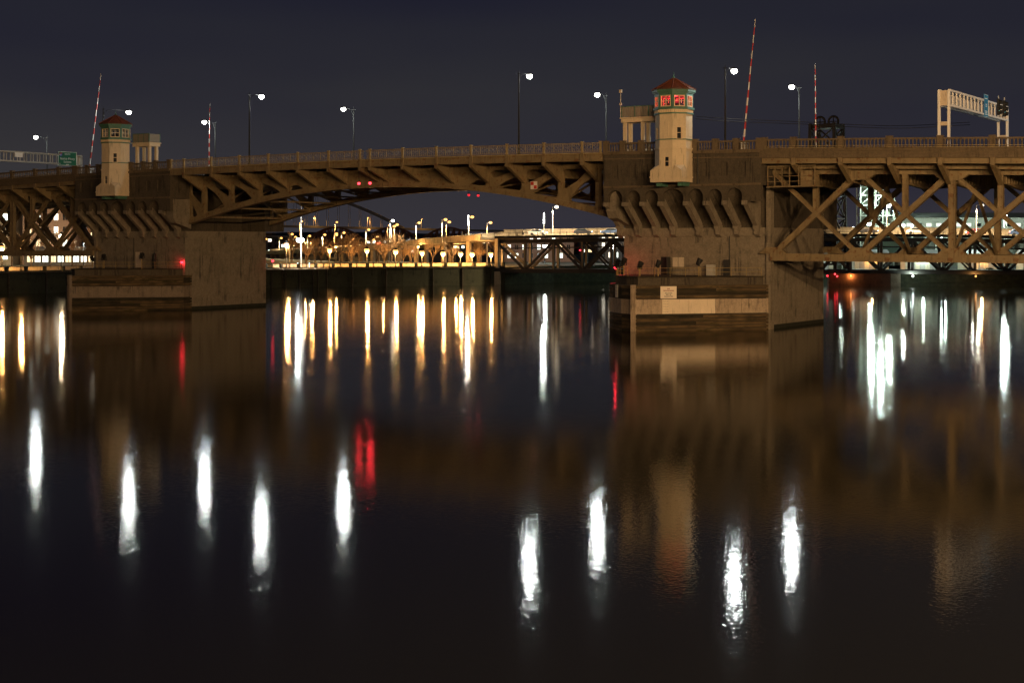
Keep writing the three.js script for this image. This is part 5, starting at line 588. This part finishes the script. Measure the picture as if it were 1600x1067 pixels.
// low pale wall along the back of the promenade, lit by the lamps in front of it
{ const t = thing('garden_wall', 'low pale wall behind the promenade lamps, in separate slabs', 'wall', [-155, TOP, -100]); M.slab = std(0.6, 0.54, 0.44, 0.85, { map: size(T.concrete, 5) });
  for (let i = 1; i < WALL.length - 1; i++) { const a = WALL[i], c = WALL[i + 1], l = Math.hypot(c[0] - a[0], c[1] - a[1]), n = Math.round(l / 4), o = [(c[1] - a[1]) / l * 10, -(c[0] - a[0]) / l * 10]; for (let k = 0; k < n; k++) { const p = (u) => [a[0] + (c[0] - a[0]) * u + o[0], a[1] + (c[1] - a[1]) * u + o[1]], A = p((k + 0.04) / n), B = p((k + 0.96) / n); mb().bar([A[0], TOP + 0.55, A[1]], [B[0], TOP + 0.55, B[1]], 0.35, 1.1).build('slab', M.slab, t); } } }
// lamps on the lower deck of the railway bridge
for (const s of [60, 84, 98, 112]) { const [x, , z] = sb(s, 0, 5.6), t = thing('deck_lamp', 'small lamp hung on the lower deck edge of the dark railway bridge', 'lamp', [x, 3.2, z], 'lamps on the lower deck of the railway bridge'); ORG.set(t, [0, 0, 0]); const am = s === 84 || s === 112; mb().tube([0, -0.6, 0], [0, 0.4, 0], 0.05, 0.05, 6).build('hanger', M.blackSteel, t); mb().add(new THREE.SphereGeometry(0.22, 8, 6), new THREE.Matrix4().setPosition(0, -0.7, 0.1)).build('lamp_lens', am ? M.sodiumGlow : M.whiteGlow, t); lamp(0, -0.7, 0.1, am ? SODIUM : COOL, am ? 60 : 160, t, 8); }
// deeper park lamps and lights before the west buildings
[[-178, -134, 5], [-172, -146, 5], [-166, -158, 5.5], [-160, -166, 5], [-186, -150, 6], [-152, -172, 5], [-196, -165, 6], [-206, -176, 6]].forEach(([x, z, h]) => parkLamp(x, z, h, 'amber lamp deeper in the park among the bare trees', 'amber lamps deep in the park', 260, SODIUM, M.sodiumGlow, 0.7));
[[-232, -97], [-243, -89], [-222, -108]].forEach(([x, z]) => parkLamp(x, z, 5.5, 'warm white lamp on the pavement before the pink building', 'warm lamps before the pink building', 420, WARM, glow(1, 0.85, 0.6, 9), 0.9));
// lamps on the distant arch bridge
for (const a of [-90, -40, 10, 60]) roadLight(-798.2 + 0.8417 * a + 4, 24.4 - 0.022 * a, 34 - 0.022 * a, -941.4 - 0.5399 * a + 7.6, 'tiny amber lamp on the deck of the distant arch bridge', 'lamps on the distant arch bridge', SODIUM, M.sodiumGlow, 900);
// distant low buildings beyond the park
[[-420, -380, 40, 9], [-470, -420, 46, 11], [-380, -440, 34, 8], [-345, -470, 40, 9], [-310, -420, 30, 8], [-520, -450, 40, 13], [-290, -520, 44, 9]].forEach(([x, z, w, h], i) => building([x, TOP, z], 0.57, w, h, 14, [M.darkBlock ??= std(0.10, 0.09, 0.085, 0.9), M.darkBrick ??= std(0.12, 0.075, 0.055, 0.9)][i % 2], 3, 12, 0.3, 'low distant building with scattered lit windows beyond the park', 60 + i));

// ================================================================ NEAR-SHORE HIGH-MAST LAMPS (behind and beside the camera)
{
  const t = thing('high_mast_lamp', 'tall sodium high-mast lamp on the near east shore', 'street lamp', [97, 4.5, 85], 'high-mast lamps on the near shore'); ORG.set(t, [0, 0, 0]);
  mb().tube([0, 0, 0], [0, 24, 0], 0.28, 0.12, 10).build('pole', M.galv, t);
  mb().tube([0, 24, 0], [0, 24.3, 0], 0.9, 0.9, 12).build('ring', M.galv, t);
  for (let k = 0; k < 4; k++) { const a = k * Math.PI / 2, x = 1.2 * Math.cos(a), z = 1.2 * Math.sin(a); const h = mb().lathe([[0.001, 0.5], [0.2, 0.45], [0.38, 0.1], [0.4, 0]], x, 24, z, 10).build('lamp_head', M.galv, t); mb().lathe([[0.36, 0.02], [0.3, -0.1], [0.001, -0.16]], x, 24, z, 10).build('lens', M.sodiumGlow, h); }
  lamp(0, 23.5, 0, KEYC, KEY, t, 20);
  copy(t, [104, 4.5, 125], 0.4); copy(t, [112, 4.5, 170], 0.9); copy(t, [120, 4.5, 215], 1.2);
}
renderer.render(scene, camera);
